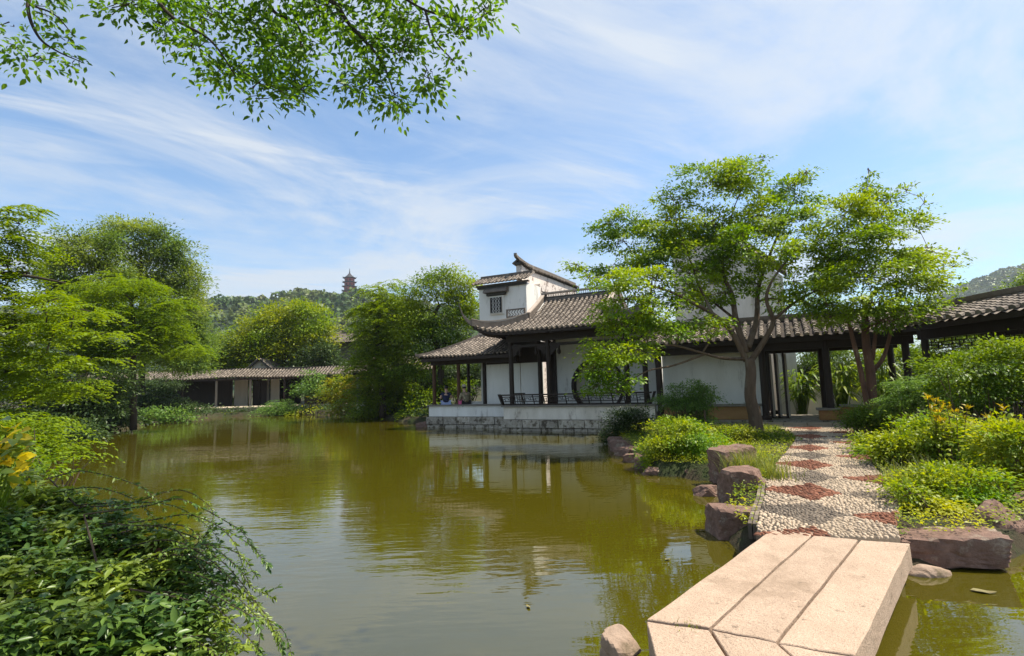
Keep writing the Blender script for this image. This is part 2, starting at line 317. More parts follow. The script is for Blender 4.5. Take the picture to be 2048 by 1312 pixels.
class MB:
    def __init__(s):
        s.v = []; s.f = []
    def add(s, vs, fs):
        n = len(s.v)
        s.v += [tuple(map(float, p)) for p in vs]
        s.f += [tuple(i + n for i in f) for f in fs]
        return s
    def box(s, x0, x1, y0, y1, z0, z1, jit=0.0, taper=0.0):
        j = (lambda: random.uniform(-jit, jit)) if jit else (lambda: 0.0)
        vs = [(x + j(), y + j(), z + j()) for z in (z0, z1) for y in (y0, y1) for x in (x0, x1)]
        return s.add(vs, [(0, 2, 3, 1), (4, 5, 7, 6), (0, 1, 5, 4), (2, 6, 7, 3), (0, 4, 6, 2), (1, 3, 7, 5)])
    def bar(s, a, b, w, h, up=(0, 0, 1)):
        a, b = Vector(a), Vector(b)
        d = (b - a).normalized(); up = Vector(up)
        x = d.cross(up)
        if x.length < 1e-4: x = d.cross(Vector((0, 1, 0)))
        x.normalize(); y = x.cross(d).normalized()
        x *= w / 2; y *= h / 2
        vs = [a - x - y, a + x - y, a + x + y, a - x + y, b - x - y, b + x - y, b + x + y, b - x + y]
        return s.add(vs, [(0, 1, 2, 3), (7, 6, 5, 4), (0, 4, 5, 1), (1, 5, 6, 2), (2, 6, 7, 3), (3, 7, 4, 0)])
    def tube(s, pts, rad, n=8, cap=True):
        pts = [Vector(p) for p in pts]
        if not hasattr(rad, '__len__'): rad = [rad] * len(pts)
        base = len(s.v); ref = None
        for i, p in enumerate(pts):
            d = (pts[min(i + 1, len(pts) - 1)] - pts[max(i - 1, 0)])
            d = d.normalized() if d.length > 1e-9 else Vector((0, 0, 1))
            if ref is None:
                ref = d.orthogonal().normalized()
            x = (ref - d * ref.dot(d))
            x = x.normalized() if x.length > 1e-6 else d.orthogonal().normalized()
            ref = x; y = d.cross(x)
            for k in range(n):
                a = 2 * math.pi * k / n
                s.v.append(tuple(p + (x * math.cos(a) + y * math.sin(a)) * rad[i]))
        for i in range(len(pts) - 1):
            for k in range(n):
                a, b = base + i * n + k, base + i * n + (k + 1) % n
                s.f.append((a, b, b + n, a + n))
        if cap:
            s.f.append(tuple(base + k for k in range(n))[::-1])
            s.f.append(tuple(base + (len(pts) - 1) * n + k for k in range(n)))
        return s
    def lathe(s, prof, c=(0, 0, 0), n=16, cap=True):
        base = len(s.v)
        for r_, z in prof:
            for k in range(n):
                a = 2 * math.pi * k / n
                s.v.append((c[0] + r_ * math.cos(a), c[1] + r_ * math.sin(a), c[2] + z))
        for i in range(len(prof) - 1):
            for k in range(n):
                a, b = base + i * n + k, base + i * n + (k + 1) % n
                s.f.append((a, b, b + n, a + n))
        if cap:
            s.f.append(tuple(base + k for k in range(n))[::-1])
            s.f.append(tuple(base + (len(prof) - 1) * n + k for k in range(n)))
        return s
    def prism(s, poly, ax, a0, a1):
        """poly of 2D points in the plane of the two other axes, extruded along axis ax"""
        n = len(poly)
        def pt(p, a):
            return (a, p[0], p[1]) if ax == 0 else ((p[0], a, p[1]) if ax == 1 else (p[0], p[1], a))
        return s.add([pt(p, a0) for p in poly] + [pt(p, a1) for p in poly],
                     [tuple(range(n)), tuple(range(2 * n - 1, n - 1, -1))] + [(i, i + n, (i + 1) % n + n, (i + 1) % n) for i in range(n)])
    def build(s, name, material, parent=None, kind=None, smooth=False, bevel=0.0):
        me = bpy.data.meshes.new(name)
        me.from_pydata(s.v, [], s.f)
        bm = bmesh.new(); bm.from_mesh(me)
        bmesh.ops.recalc_face_normals(bm, faces=bm.faces)
        if bevel:
            bmesh.ops.bevel(bm, geom=list(bm.edges), offset=bevel, segments=2, affect='EDGES', profile=0.6)
        bm.to_mesh(me); bm.free()
        if smooth:
            me.polygons.foreach_set('use_smooth', [True] * len(me.polygons))
        me.update()
        return link(name, me, material, parent, kind)
def tag(o, label=None, cat=None, group=None, kind=None):
    if label: o['label'] = label
    if cat: o['category'] = cat
    if group: o['group'] = group
    if kind: o['kind'] = kind
    return o
def thing(name, label, cat, loc=(0, 0, 0), rz=0.0, group=None):
    o = bpy.data.objects.new(name, None)
    o.empty_display_size = 0.2
    o.location = tuple(float(x) for x in loc); o.rotation_euler = (0, 0, rz)
    COL.objects.link(o)
    return tag(o, label, cat, group)
def smooth_path(pts, k=6):
    """Catmull-Rom through pts"""
    p = [np.array(q, dtype=float) for q in pts]
    if len(p) < 3: return p
    q = [2 * p[0] - p[1]] + p + [2 * p[-1] - p[-2]]
    o = []
    for i in range(1, len(q) - 2):
        for j in range(k):
            t = j / k
            o.append(0.5 * (2 * q[i] + (q[i + 1] - q[i - 1]) * t + (2 * q[i - 1] - 5 * q[i] + 4 * q[i + 1] - q[i + 2]) * t * t + (3 * q[i] - q[i - 1] - 3 * q[i + 1] + q[i + 2]) * t ** 3))
    o.append(p[-1])
    return o
def unit(a):
    return a / np.maximum(np.linalg.norm(a, axis=-1, keepdims=True), 1e-9)
def leaf_arrays(pos, axis, nor, L, wr=0.45, fold=0.12, big=False):
    """rhombic leaves (4 verts) or six-sided folded leaves (big) -> verts, faces"""
    axis = unit(axis); side = unit(np.cross(axis, nor)); up = np.cross(side, axis)
    L = np.broadcast_to(np.asarray(L, dtype=float), (len(pos),))[:, None]
    n = len(pos)
    if not big:
        v = np.stack([pos, pos + axis * L * 0.5 + side * L * wr * 0.5 + up * L * fold, pos + axis * L, pos + axis * L * 0.5 - side * L * wr * 0.5 + up * L * fold], 1)
        f = np.arange(4 * n).reshape(n, 4)
        return v.reshape(-1, 3), f
    # midrib of three points, two edges: base, l1, l2, tip, r2, r1, mid
    w = L * wr * 0.5
    base = pos; tip = pos + axis * L - up * L * 0.10
    mid = pos + axis * L * 0.5
    l1 = pos + axis * L * 0.28 + side * w * 0.86 + up * L * fold; l2 = pos + axis * L * 0.62 + side * w * 0.82 + up * L * fold * 0.8
    r1 = pos + axis * L * 0.28 - side * w * 0.86 + up * L * fold; r2 = pos + axis * L * 0.62 - side * w * 0.82 + up * L * fold * 0.8
    v = np.stack([base, l1, l2, tip, r2, r1, mid], 1).reshape(-1, 3)
    o = (np.arange(n) * 7)[:, None]
    f = np.concatenate([o + np.array([[0, 6, 2, 1]]), o + np.array([[6, 3, 3, 2]]), o + np.array([[0, 5, 4, 6]]), o + np.array([[6, 4, 3, 3]])], 0)
    # turn degenerate quads into proper quads by splitting differently
    f = np.concatenate([o + np.array([[0, 6, 2, 1]]), o + np.array([[0, 5, 4, 6]])], 0)
    t3 = np.concatenate([o + np.array([[6, 3, 2]]), o + np.array([[6, 4, 3]])], 0)
    return v, (f, t3)
def leaf_mesh(name, pos, axis, nor, L, material, parent=None, wr=0.45, fold=0.12, big=False, kind=None):
    v, f = leaf_arrays(pos, axis, nor, L, wr, fold, big)
    if big:
        f4, f3 = f
        tri = np.concatenate([f4[:, [0, 1, 2]], f4[:, [0, 2, 3]], f3], 0)
        return np_mesh(name, v, tri, material, parent, kind)
    return np_mesh(name, v, f, material, parent, kind)

# ------------------------------------------------------------------ frame of the waterside buildings
BA = R(27)
BO = np.array([-0.5, 20.7, 0.0])
BU = np.array([math.cos(BA), -math.sin(BA), 0]); BV = np.array([math.sin(BA), math.cos(BA), 0])
def B(u, v, z=0.0):
    return BO + BU * u + BV * v + np.array([0, 0, z])
def bthing(name, label, cat, group=None):
    return thing(name, label, cat, BO, -BA, group)

# ------------------------------------------------------------------ ground sheet with the pond basin
shore = [(16, -14), (16, 3.6), (9.0, 5.2), (6.5, 5.75), (5.0, 5.45), (4.3, 5.05), (3.42, 4.95), (2.3, 5.35), (2.42, 6.2), (3.1, 7.5), (3.5, 8.6), (3.3, 9.4), (2.6, 10.1), (2.75, 12.6), (2.9, 15.0), (3.6, 17.8)]
shore += [tuple(B(4.2, 0.8)[:2]), tuple(B(0.6, 0.9)[:2]), tuple(B(-0.2, 1.9)[:2]), tuple(B(-4.0, 1.9)[:2])]
shore += [(-5.6, 27.2), (-8.4, 33), (-11, 36.5), (-14.1, 38.6), (-18.5, 41.0), (-22.5, 40.2), (-23.5, 36), (-21.8, 29.5), (-18.6, 22.6), (-14.8, 17.2), (-10.6, 11.6), (-6.2, 7.2), (-4.2, 5.2), (-2.9, 4.2), (-2.3, 3.2), (-2.1, 1.5), (-2.1, -2), (-2, -14)]
SH = np.array(shore)
def pond_sd(x, y):
    """signed distance to the shore, positive on land"""
    p = np.stack([x, y], -1)
    a = SH; b = np.roll(SH, -1, 0)
    best = np.full(x.shape, 1e9); ins = np.zeros(x.shape, bool)
    for i in range(len(a)):
        e = b[i] - a[i]; w = p - a[i]
        t_ = np.clip((w @ e) / (e @ e), 0, 1)
        d = np.linalg.norm(w - t_[..., None] * e, axis=-1)
        best = np.minimum(best, d)
        c = ((a[i][1] <= p[..., 1]) & (b[i][1] > p[..., 1])) | ((b[i][1] <= p[..., 1]) & (a[i][1] > p[..., 1]))
        xi = a[i][0] + (p[..., 1] - a[i][1]) / (e[1] if abs(e[1]) > 1e-9 else 1e-9) * e[0]
        ins ^= c & (p[..., 0] < xi)
    return np.where(ins, -best, best)
gx = np.concatenate([[-3000, -1500, -700, -350, -180, -110, -75, -58], np.arange(-46, 30, 0.42), [38, 55, 90, 160, 350, 700, 1500, 3000]])
gy = np.concatenate([[-3000, -1200, -500, -200, -80, -40, -22], np.arange(-14, 56, 0.42), [64, 80, 110, 160, 300, 700, 1500, 3500]])
X, Y = np.meshgrid(gx, gy)
sd = pond_sd(X, Y)
def sstep(a, b, x):
    q = np.clip((x - a) / (b - a), 0, 1); return q * q * (3 - 2 * q)
bump = 0.05 * np.sin(X * 1.7 + 0.6 * np.sin(Y * 1.1)) * np.sin(Y * 1.9 + 1.3) + 0.03 * np.sin(X * 4.1 + Y * 3.3)
Z = -0.75 + 1.01 * sstep(-0.55, 0.12, sd) + bump * sstep(0.1, 1.5, sd) * 0.5
Z += 0.9 * sstep(3.0, 10.0, sd) * sstep(0, -14, X + 4) * sstep(44, 38, Y)      # the left bank rises behind the trees
Z += 1.5 * sstep(7, 30, sd) * sstep(52, 90, Y)
ny, nx = X.shape
idx = np.arange(nx * ny).reshape(ny, nx)
qf = np.stack([idx[:-1, :-1], idx[:-1, 1:], idx[1:, 1:], idx[1:, :-1]], -1).reshape(-1, 4)
np_mesh('ground', np.stack([X, Y, Z], -1).reshape(-1, 3), qf, 'soil', None, 'structure', True)
wm = MB()
wm.add([(-40, -16, 0), (20, -16, 0), (20, 46, 0), (-40, 46, 0)], [(0, 1, 2, 3)])
wm.build('pond_water', 'water', None, 'structure')

# ------------------------------------------------------------------ far hills and the wood that covers them
def hill(name, prof, Yr, Yf, seed, n_trees, quads, size):
    """ridge profile in (px,py) at distance Yr, foot at distance Yf nearer, back slope behind"""
    pts = [P(px, py, Yr) for px, py in prof]
    xs = np.array([p[0] for p in pts]); zs = np.array([p[2] for p in pts])
    gx_ = np.linspace(xs.min(), xs.max(), 90); ty = np.linspace(0, 1.5, 40)
    XX, TT = np.meshgrid(gx_, ty)
    def hz(x, t):
        zr = np.interp(x, xs, zs)
        w = np.where(t < 1, np.sin(np.clip(t, 0, 1) * math.pi / 2) ** 1.25, np.cos((t - 1) * 1.6))
        n = 2.5 * np.sin(x * 0.045 + 2 * np.sin(t * 5 + seed)) * np.minimum(t, 1) + 1.8 * np.sin(x * 0.11 + t * 14 + seed)
        return zr * w + n * np.sin(np.clip(t, 0, 1) * math.pi)
    YY = Yf + (Yr - Yf) * TT
    ZZ = hz(XX, TT) - 3.5
    nn = np.arange(XX.size).reshape(XX.shape)
    q = np.stack([nn[:-1, :-1], nn[:-1, 1:], nn[1:, 1:], nn[1:, :-1]], -1).reshape(-1, 4)
    np_mesh(name, np.stack([XX, YY, ZZ], -1).reshape(-1, 3), q, 'hill_soil', None, 'structure', True)
    r = np.random.default_rng(seed)
    tx = r.uniform(xs.min(), xs.max(), n_trees); tt = 1.12 * r.uniform(0, 1, n_trees) ** 0.55
    tz = hz(tx, tt) - 4.0; tyy = Yf + (Yr - Yf) * tt
    rad = size * r.uniform(0.5, 1.6, n_trees)
    d = unit(r.normal(size=(n_trees, quads, 3))); d[..., 2] = np.abs(d[..., 2]) * 1.0 - 0.15
    lump = 1 + 0.18 * np.sin(d[..., 0] * 5 + tx[:, None]) * np.sin(d[..., 1] * 6 + tyy[:, None])
    c = np.stack([tx, tyy, tz + rad * 0.5], -1)[:, None, :] + d * (rad[:, None] * lump)[..., None] * np.array([1, 1, 0.95]) * r.uniform(0.8, 1.0, (n_trees, quads, 1))
    pos = c.reshape(-1, 3); dd = d.reshape(-1, 3)
    nor = unit(dd + 0.5 * r.normal(size=dd.shape)); ax = np.cross(nor, r.normal(size=dd.shape))
    L = np.repeat(rad, quads) * 0.46 * r.uniform(0.7, 1.3, len(pos))
    return pos - unit(ax) * L[:, None] * 0.5, ax, nor, L
pos, ax, nor, L = hill('hill', [(-500, 700), (0, 655), (250, 632), (410, 640), (480, 630), (560, 616), (640, 602), (700, 606), (770, 604), (900, 625), (1050, 665), (1300, 720)], 500, 150, 3, 3000, 62, 4.0)
tag(leaf_mesh('hillside_wood', pos, ax, nor, L, 'lf_hill', None, wr=0.9), 'dense green wood covering the far hillside below the pagoda', 'wood', kind='stuff')
pos, ax, nor, L = hill('hill', [(1700, 660), (1850, 610), (1905, 590), (1960, 567), (2048, 533), (2160, 500), (2400, 480), (2700, 560)], 700, 300, 8, 1500, 60, 4.8)
tag(leaf_mesh('hillside_wood', pos, ax, nor, L, 'lf_hill', None, wr=0.9), 'bluish wooded slope far beyond the tiled gallery roof', 'wood', kind='stuff')

# ------------------------------------------------------------------ pebble path
PZ = 0.312
left_e = np.array([(2.18, 5.0), (2.62, 5.85), (3.0, 6.55), (3.6, 7.72), (4.55, 9.3), (5.63, 10.98), (6.5, 12.4), (7.05, 13.6), (7.55, 15.4), (7.75, 15.95)])
right_e = np.array([(3.34, 4.78), (3.75, 5.4), (4.3, 6.1), (5.15, 7.6), (6.0, 9.1), (6.95, 10.7), (7.9, 12.3), (8.75, 13.8), (9.7, 14.7), (10.1, 14.95)])
le = np.array(smooth_path(left_e, 5)); re_ = np.array(smooth_path(right_e, 5))
v = np.concatenate([np.c_[le, np.full(len(le), PZ)], np.c_[re_, np.full(len(re_), PZ)], np.c_[le, np.full(len(le), PZ - 0.5)], np.c_[re_, np.full(len(re_), PZ - 0.5)]])
n = len(le)
f = [(i, i + n, i + n + 1, i + 1) for i in range(n - 1)] + [(i + 2 * n, i, i + 1, i + 1 + 2 * n) for i in range(n - 1)] + [(i + n, i + 3 * n, i + 1 + 3 * n, i + n + 1) for i in range(n - 1)] + [(0, 2 * n, 3 * n, n)]
path = np_mesh('pebble_path', v, f, 'mortar', None, 'structure')
# pebbles: petals of intersecting circles in red chips, hollows between in white or grey pebbles
rp = np.random.default_rng(5)
sp = 0.047
cand = []
yy = 4.6
poly = np.concatenate([le, re_[::-1]])
def in_poly(p, poly):
    ins = np.zeros(len(p), bool); q = np.roll(poly, -1, 0)
    for a, b in zip(poly, q):
        c = ((a[1] <= p[:, 1]) != (b[1] <= p[:, 1]))
        xi = a[0] + (p[:, 1] - a[1]) / (b[1] - a[1] if abs(b[1] - a[1]) > 1e-9 else 1e-9) * (b[0] - a[0])
        ins ^= c & (p[:, 0] < xi)
    return ins
GX, GY = np.meshgrid(np.arange(2.0, 10.2, sp), np.arange(4.5, 16, sp))
pp = np.c_[GX.ravel(), GY.ravel()] + rp.uniform(-0.014, 0.014, (GX.size, 2))
pp = pp[in_poly(pp, poly)]
# keep them off the very edge
ca, sa = math.cos(R(-32)), math.sin(R(-32))
S = 1.3
q = np.c_[pp[:, 0] * ca - pp[:, 1] * sa, pp[:, 0] * sa + pp[:, 1] * ca] / S
fr = q - np.floor(q); cell = np.floor(q).astype(int)
rr = 0.77
corners = [(0, 0), (1, 0), (0, 1), (1, 1)]
dist = np.stack([np.linalg.norm(fr - np.array(c), axis=1) for c in corners], 1)
ins = dist < rr
horiz = (ins[:, 0] & ins[:, 1]) | (ins[:, 2] & ins[:, 3])
vert = (ins[:, 0] & ins[:, 2]) | (ins[:, 1] & ins[:, 3])
hol = ~(horiz | vert)
kindp = np.where(horiz & ~vert, 2, np.where(vert & ~horiz, 1, 0))
kindp = np.where((horiz & ~vert) & ((cell.sum(1) + (fr[:, 1] > 0.5)) % 2 == 0), 2, kindp)
kindp = np.where(hol, 0, kindp)
kind_all = np.where(horiz & ~vert, np.where((cell[:, 0] + np.round(q[:, 1]).astype(int)) % 3 == 0, 1, 2), np.where(vert & ~horiz, 1, 0))
kindp = np.where((horiz & ~vert) & ((cell[:, 0] + np.round(q[:, 1]).astype(int)) % 2 == 1), 1, kindp)
kindp = np.where((vert & ~horiz) & ((cell[:, 1] + np.round(q[:, 0]).astype(int)) % 2 == 1), 0, kindp)
pa = pp @ np.array([0.87, -0.49]); pb = pp @ np.array([0.49, 0.87])
bend = 0.10 * np.sin(pa * 6.28 / 0.95)
du = np.floor(pa / 0.95 + (pb + bend) / 1.15).astype(int); dv = np.floor(pa / 0.95 - (pb - bend) / 1.15 + 0.35).astype(int)
kindp = np.where((du % 2 == 0) & (dv % 2 == 1), 2, np.where((du % 2 == 1) & (dv % 2 == 0), 1, 0))      # interlocking cream, rust and grey lozenges
near = np.argmin(dist, 1)
cvec = fr - np.array(corners)[near]
tang = np.where(kindp == 2, -0.51 + 0.5 * np.sin(pa * 6.6), np.arctan2(cvec[:, 0], -cvec[:, 1]) - R(-32))
seg = 6
def pebbles(name, sel, lx, ly, h, matn):
    c = pp[sel]; a = tang[sel] + rp.normal(0, 0.15, sel.sum()); m_ = len(c)
    lx = lx * rp.uniform(0.75, 1.2, m_); ly = ly * rp.uniform(0.75, 1.2, m_); hh = h * rp.uniform(0.6, 1.3, m_)
    th = np.arange(seg) / seg * 2 * math.pi
    rings = []
    for s_, z_ in ((1.0, 0.0), (0.82, 0.7)):
        x_ = np.cos(th)[None] * lx[:, None] * s_; y_ = np.sin(th)[None] * ly[:, None] * s_
        rings.append(np.stack([c[:, :1] + x_ * np.cos(a)[:, None] - y_ * np.sin(a)[:, None], c[:, 1:] + x_ * np.sin(a)[:, None] + y_ * np.cos(a)[:, None], PZ - 0.004 + 0 * x_ + (hh * z_)[:, None]], -1))
    top = np.concatenate([c, (PZ - 0.004 + hh)[:, None]], 1)[:, None, :]
    vv = np.concatenate(rings + [top], 1).reshape(-1, 3)
    o = (np.arange(m_) * (2 * seg + 1))[:, None]
    ff = []
    for k in range(seg):
        k2 = (k + 1) % seg
        ff += [o + np.array([[k, k2, seg + k2]]), o + np.array([[k, seg + k2, seg + k]]), o + np.array([[seg + k, seg + k2, 2 * seg]])]
    return np_mesh(name, vv, np.concatenate(ff, 0), matn, path, 'stuff')
pebbles('white_pebbles', kindp == 0, 0.023, 0.015, 0.022, 'white_pebble')
pebbles('grey_pebbles', kindp == 1, 0.023, 0.014, 0.020, 'grey_pebble')
pebbles('red_tile_chips', kindp == 2, 0.031, 0.009, 0.024, 'red_chip')
# tile-on-edge kerb along the water side near the bridge
for i in range(2, 15):
    a, b = le[i], le[i + 1]
    d = (b - a) / np.linalg.norm(b - a); nn = np.array([-d[1], d[0]])
    k = MB()
    for off in (0.03, 0.075):
        a2, b2 = a + nn * off + d * 0.006, b + nn * off - d * 0.006
        k.bar((*a2, PZ - 0.068), (*b2, PZ - 0.068 + random.uniform(-.004, .004)), 0.036, 0.15)
    k.build('kerb_tile', 'grey_pebble', path)

# ------------------------------------------------------------------ stone slab bridge
near_l = [np.array(p) for p in ((0.755, 3.345), (1.095, 3.215), (1.393, 3.03), (1.722, 2.872))]
bd = np.array([1.590, 1.745])
bridge = thing('slab_bridge', 'zigzag footbridge of pale pinkish granite slabs in the right foreground', 'bridge', (1.6, 3.2, 0))
def slab(corn, zt, th, name='slab', m_='slab'):
    bm = bmesh.new()
    cs = [np.array(c) for c in corn]
    top = [bm.verts.new((c[0] - 1.6, c[1] - 3.2, zt + random.uniform(-.003, .003))) for c in cs]
    bot = [bm.verts.new((c[0] - 1.6, c[1] - 3.2, zt - th)) for c in cs]
    k = len(cs)
    bm.faces.new(top); bm.faces.new(bot[::-1])
    for i in range(k):
        bm.faces.new((top[i], bot[i], bot[(i + 1) % k], top[(i + 1) % k]))
    bmesh.ops.recalc_face_normals(bm, faces=bm.faces)
    bmesh.ops.subdivide_edges(bm, edges=[e for e in bm.edges if e.calc_length() > 0.25], cuts=11, use_grid_fill=True)
    for v_ in bm.verts:
        nz = mnoise.noise_vector(Vector(v_.co) * 6.0)
        edge = v_.co.z < zt - 0.02
        if not edge and v_.is_boundary is False and any(abs(f_.normal.z) < 0.5 for f_ in v_.link_faces):
            n2 = mnoise.noise_vector(Vector(v_.co) * 11.0 + Vector((5, 1, 0))); v_.co += Vector((n2.x, n2.y, -abs(n2.z))) * 0.006
        v_.co += nz * (0.010 if edge else 0.005)
    bmesh.ops.bevel(bm, geom=[e for e in bm.edges if e.is_manifold and e.calc_face_angle(0) > 0.9], offset=0.005, segments=1, affect='EDGES')
    me = bpy.data.meshes.new(name); bm.to_mesh(me); bm.free()
    return link(name, me, m_, bridge)
gap = 0.008
for i in range(3):
    a, b = near_l[i], near_l[i + 1]
    e = (b - a) / np.linalg.norm(b - a)
    ext = bd * (1.0 + (0.02, -0.01, 0.0)[i])
    slab([a + e * gap, b - e * gap, b - e * gap + ext, a + e * gap + ext], 0.32 + (0.004, 0.0, -0.003)[i], 0.19)
sd2 = [np.array((-0.13, -1.0)), np.array((-0.10, -1.0)), np.array((0.02, -1.0)), np.array((0.10, -1.0))]
off = np.array((-0.008, -0.022))
for i in range(3):
    a, b = near_l[i] + off, near_l[i + 1] + off
    e = (b - a) / np.linalg.norm(b - a)
    slab([b - e * gap, a + e * gap, a + e * gap + sd2[i] * 3.6 + e * 0.1 * i, b - e * gap + sd2[i + 1] * 3.6 + e * 0.1 * (i + 1)], 0.318 + (0.0, 0.003, -0.002)[i], 0.19)
# pier of rough stones below the angle and abutment at the bank
for (x, y, r_) in ((1.25, 3.2, 0.42), (2.75, 4.85, 0.5), (0.9, 0.4, 0.5)):
    k = MB(); k.box(x - r_ - 1.6, x + r_ - 1.6, y - 0.16 - 3.2, y + 0.16 - 3.2, -0.8, 0.125, 0.03); k.build('pier', 'block', bridge)

# ------------------------------------------------------------------ rocks
def rock(label, c, size, seed, material='rock', rz=0.0, planes=14, boxy=0.0, sub=4, group=None, name='rock', rough=1.0):
    r = np.random.default_rng(seed)
    bm = bmesh.new(); bmesh.ops.create_icosphere(bm, subdivisions=sub, radius=1.0)
    dirs = unit(r.normal(size=(planes, 3))); dist = r.uniform(0.60, 0.92, planes)
    if boxy:
        ex = np.array([[1, 0, 0], [-1, 0, 0], [0, 1, 0], [0, -1, 0], [0, 0, 1], [0, 0, -1]], float) + r.normal(0, 0.08, (6, 3))
        dirs = np.concatenate([unit(ex), dirs]); dist = np.concatenate([np.full(6, 0.62) * r.uniform(0.92, 1.08, 6), dist * (1 + boxy * 0.3)])
    co = np.array([v_.co[:] for v_ in bm.verts]); co = unit(co)
    dots = np.maximum(co @ dirs.T, 1e-3)
    rad = np.minimum((dist[None] / dots).min(1), 1.1)
    pts = co * rad[:, None]
    pts = pts / np.abs(pts).max(0) * np.array(size)
    for v_, p in zip(bm.verts, pts):
        pv = Vector(p)
        d = mnoise.noise(pv * 5.0 + Vector((seed, 0, 0))) * 0.015 + mnoise.noise(pv * 14.0) * 0.012 - max(0, 0.12 - abs(mnoise.noise(pv * 4.5 + Vector((0, seed, 3))))) * 0.22
        v_.co = pv + pv.normalized() * d * rough * (max(size) ** 0.5)
    for f_ in bm.faces: f_.smooth = False
    me = bpy.data.meshes.new(name); bm.to_mesh(me); bm.free()
    o = link(name, me, material)
    o.location = tuple(map(float, c)); o.rotation_euler = (0, 0, rz)
    return tag(o, label, 'rock', group)
RG = 'rocks along the pond edge'
rock('tall reddish brown boulder at the rear of the left path edge', (3.62, 8.95, 0.30), (0.34, 0.28, 0.34), 21, rz=0.3, boxy=1.0, planes=8, group=RG)
rock('block shaped red brown rock with flat cracked top left of the path', (3.12, 7.5, 0.22), (0.30, 0.26, 0.29), 34, rz=0.15, boxy=1.0, planes=7, group=RG)
rock('low wide purple brown rock in the water beside the path start', (2.46, 6.12, 0.10), (0.32, 0.25, 0.24), 45, rz=-0.2, boxy=0.9, planes=9, group=RG)
rock('small pointed rock half sunk in front of the block shaped rock', (2.98, 8.25, 0.02), (0.30, 0.16, 0.15), 57, rz=0.1, group=RG)
rock('small dark rock at the water line under the bright bush', (2.62, 10.2, 0.03), (0.27, 0.2, 0.15), 63, group=RG)
rock('flat dark stone at the water line right of the bright bush foot', (3.3, 9.75, 0.02), (0.34, 0.18, 0.13), 64, group=RG)
rock('large flat reddish boulder right of the bridge end', (3.95, 5.08, 0.13), (0.48, 0.27, 0.165), 71, rz=-0.25, boxy=0.9, planes=10, group=RG)
rock('broken brown boulder behind the large flat boulder at the right bank', (5.05, 5.75, 0.10), (0.5, 0.3, 0.30), 83, rz=0.2, group=RG)
rock('brown bank stone at the right edge of the picture', (5.9, 6.1, 0.12), (0.5, 0.3, 0.30), 87, rz=-0.1, group=RG)
rock('rounded pale stone in the water below the large flat boulder', (3.58, 4.84, 0.0), (0.2, 0.13, 0.085), 91, 'pale_rock', planes=12, rough=0.8, group=RG)
rock('rounded pale stone beside the bridge at the bottom edge', (0.60, 3.50, 0.08), (0.15, 0.15, 0.17), 95, 'pale_rock', planes=11, rough=0.7, group=RG)
rock('pinkish flat rock by the yellow leaves at the left bank', (*P(50, 948, 4.6)[:2], 0.50), (0.34, 0.28, 0.26), 99, boxy=0.4, group=RG)
rock('brown stone where the walled platform meets the far shrubs', (B(-4.55, 1.3, 0.08)), (0.5, 0.4, 0.22), 103, sub=3, group=RG)

rs = random.Random(12)
edge_at = ((3.36, 16.8), (3.2, 16.1), (3.0, 15.4), (2.86, 14.6), (2.78, 13.7), (2.72, 12.8), (2.70, 11.8), (2.68, 10.9))
for i, nth in enumerate(('nearest the hall platform', 'second from the hall platform', 'third from the hall platform', 'fourth from the hall platform', 'fifth from the hall platform', 'sixth from the hall platform', 'second nearest the bright yellow green shrub', 'right under the bright yellow green shrub')):
    x, y = edge_at[i]
    rock('low edging stone at the water, ' + nth, (x + rs.uniform(-.05, .05), y, rs.uniform(.0, .06)), (rs.uniform(.24, .36), rs.uniform(.26, .4), rs.uniform(.16, .24)), 300 + i, rz=rs.uniform(0, 3), planes=9, boxy=0.6, sub=3, group='edging stones left of the shrubs')

# ------------------------------------------------------------------ roof helpers
def resample(pl, k):
    pl = np.asarray(pl, float)
    d = np.r_[0, np.cumsum(np.linalg.norm(np.diff(pl, axis=0), axis=1))]
    s = np.linspace(0, d[-1], k)
    return np.stack([np.interp(s, d, pl[:, i]) for i in range(3)], 1)
def plen(pl):
    return float(np.linalg.norm(np.diff(np.asarray(pl), axis=0), axis=1).sum())
def cover_row(mb, pl, side, r, tile_len, rnd):
    """stepped half-round cover tiles up the polyline pl"""
    n = max(1, int(round(plen(pl) / tile_len)))
    q = resample(pl, n + 1)
    side = np.asarray(side, float) / np.linalg.norm(side)
    ang = np.linspace(0, math.pi, 6)
    for j in range(n):
        a, b = q[j], q[j + 1]
        d = b - a; d = d / np.linalg.norm(d)
        nrm = np.cross(side, d)
        if nrm[2] < 0: nrm = -nrm
        jit = rnd.normal(0, r * 0.09)
        ra, rb = r * 1.0, r * 0.84
        lo = a + nrm * 0.022 + side * jit; hi = b + d * tile_len * 0.25 + nrm * 0.004 + side * jit
        va = [lo + side * math.cos(t) * ra + nrm * math.sin(t) * ra * 0.95 for t in ang]
        vb = [hi + side * math.cos(t) * rb + nrm * math.sin(t) * rb * 0.95 for t in ang]
        k = len(ang)
        mb.add(va + vb + [lo - nrm * 0.02], [(i, i + 1, k + i + 1, k + i) for i in range(k - 1)] + [tuple([2 * k] + list(range(k))[::-1])])
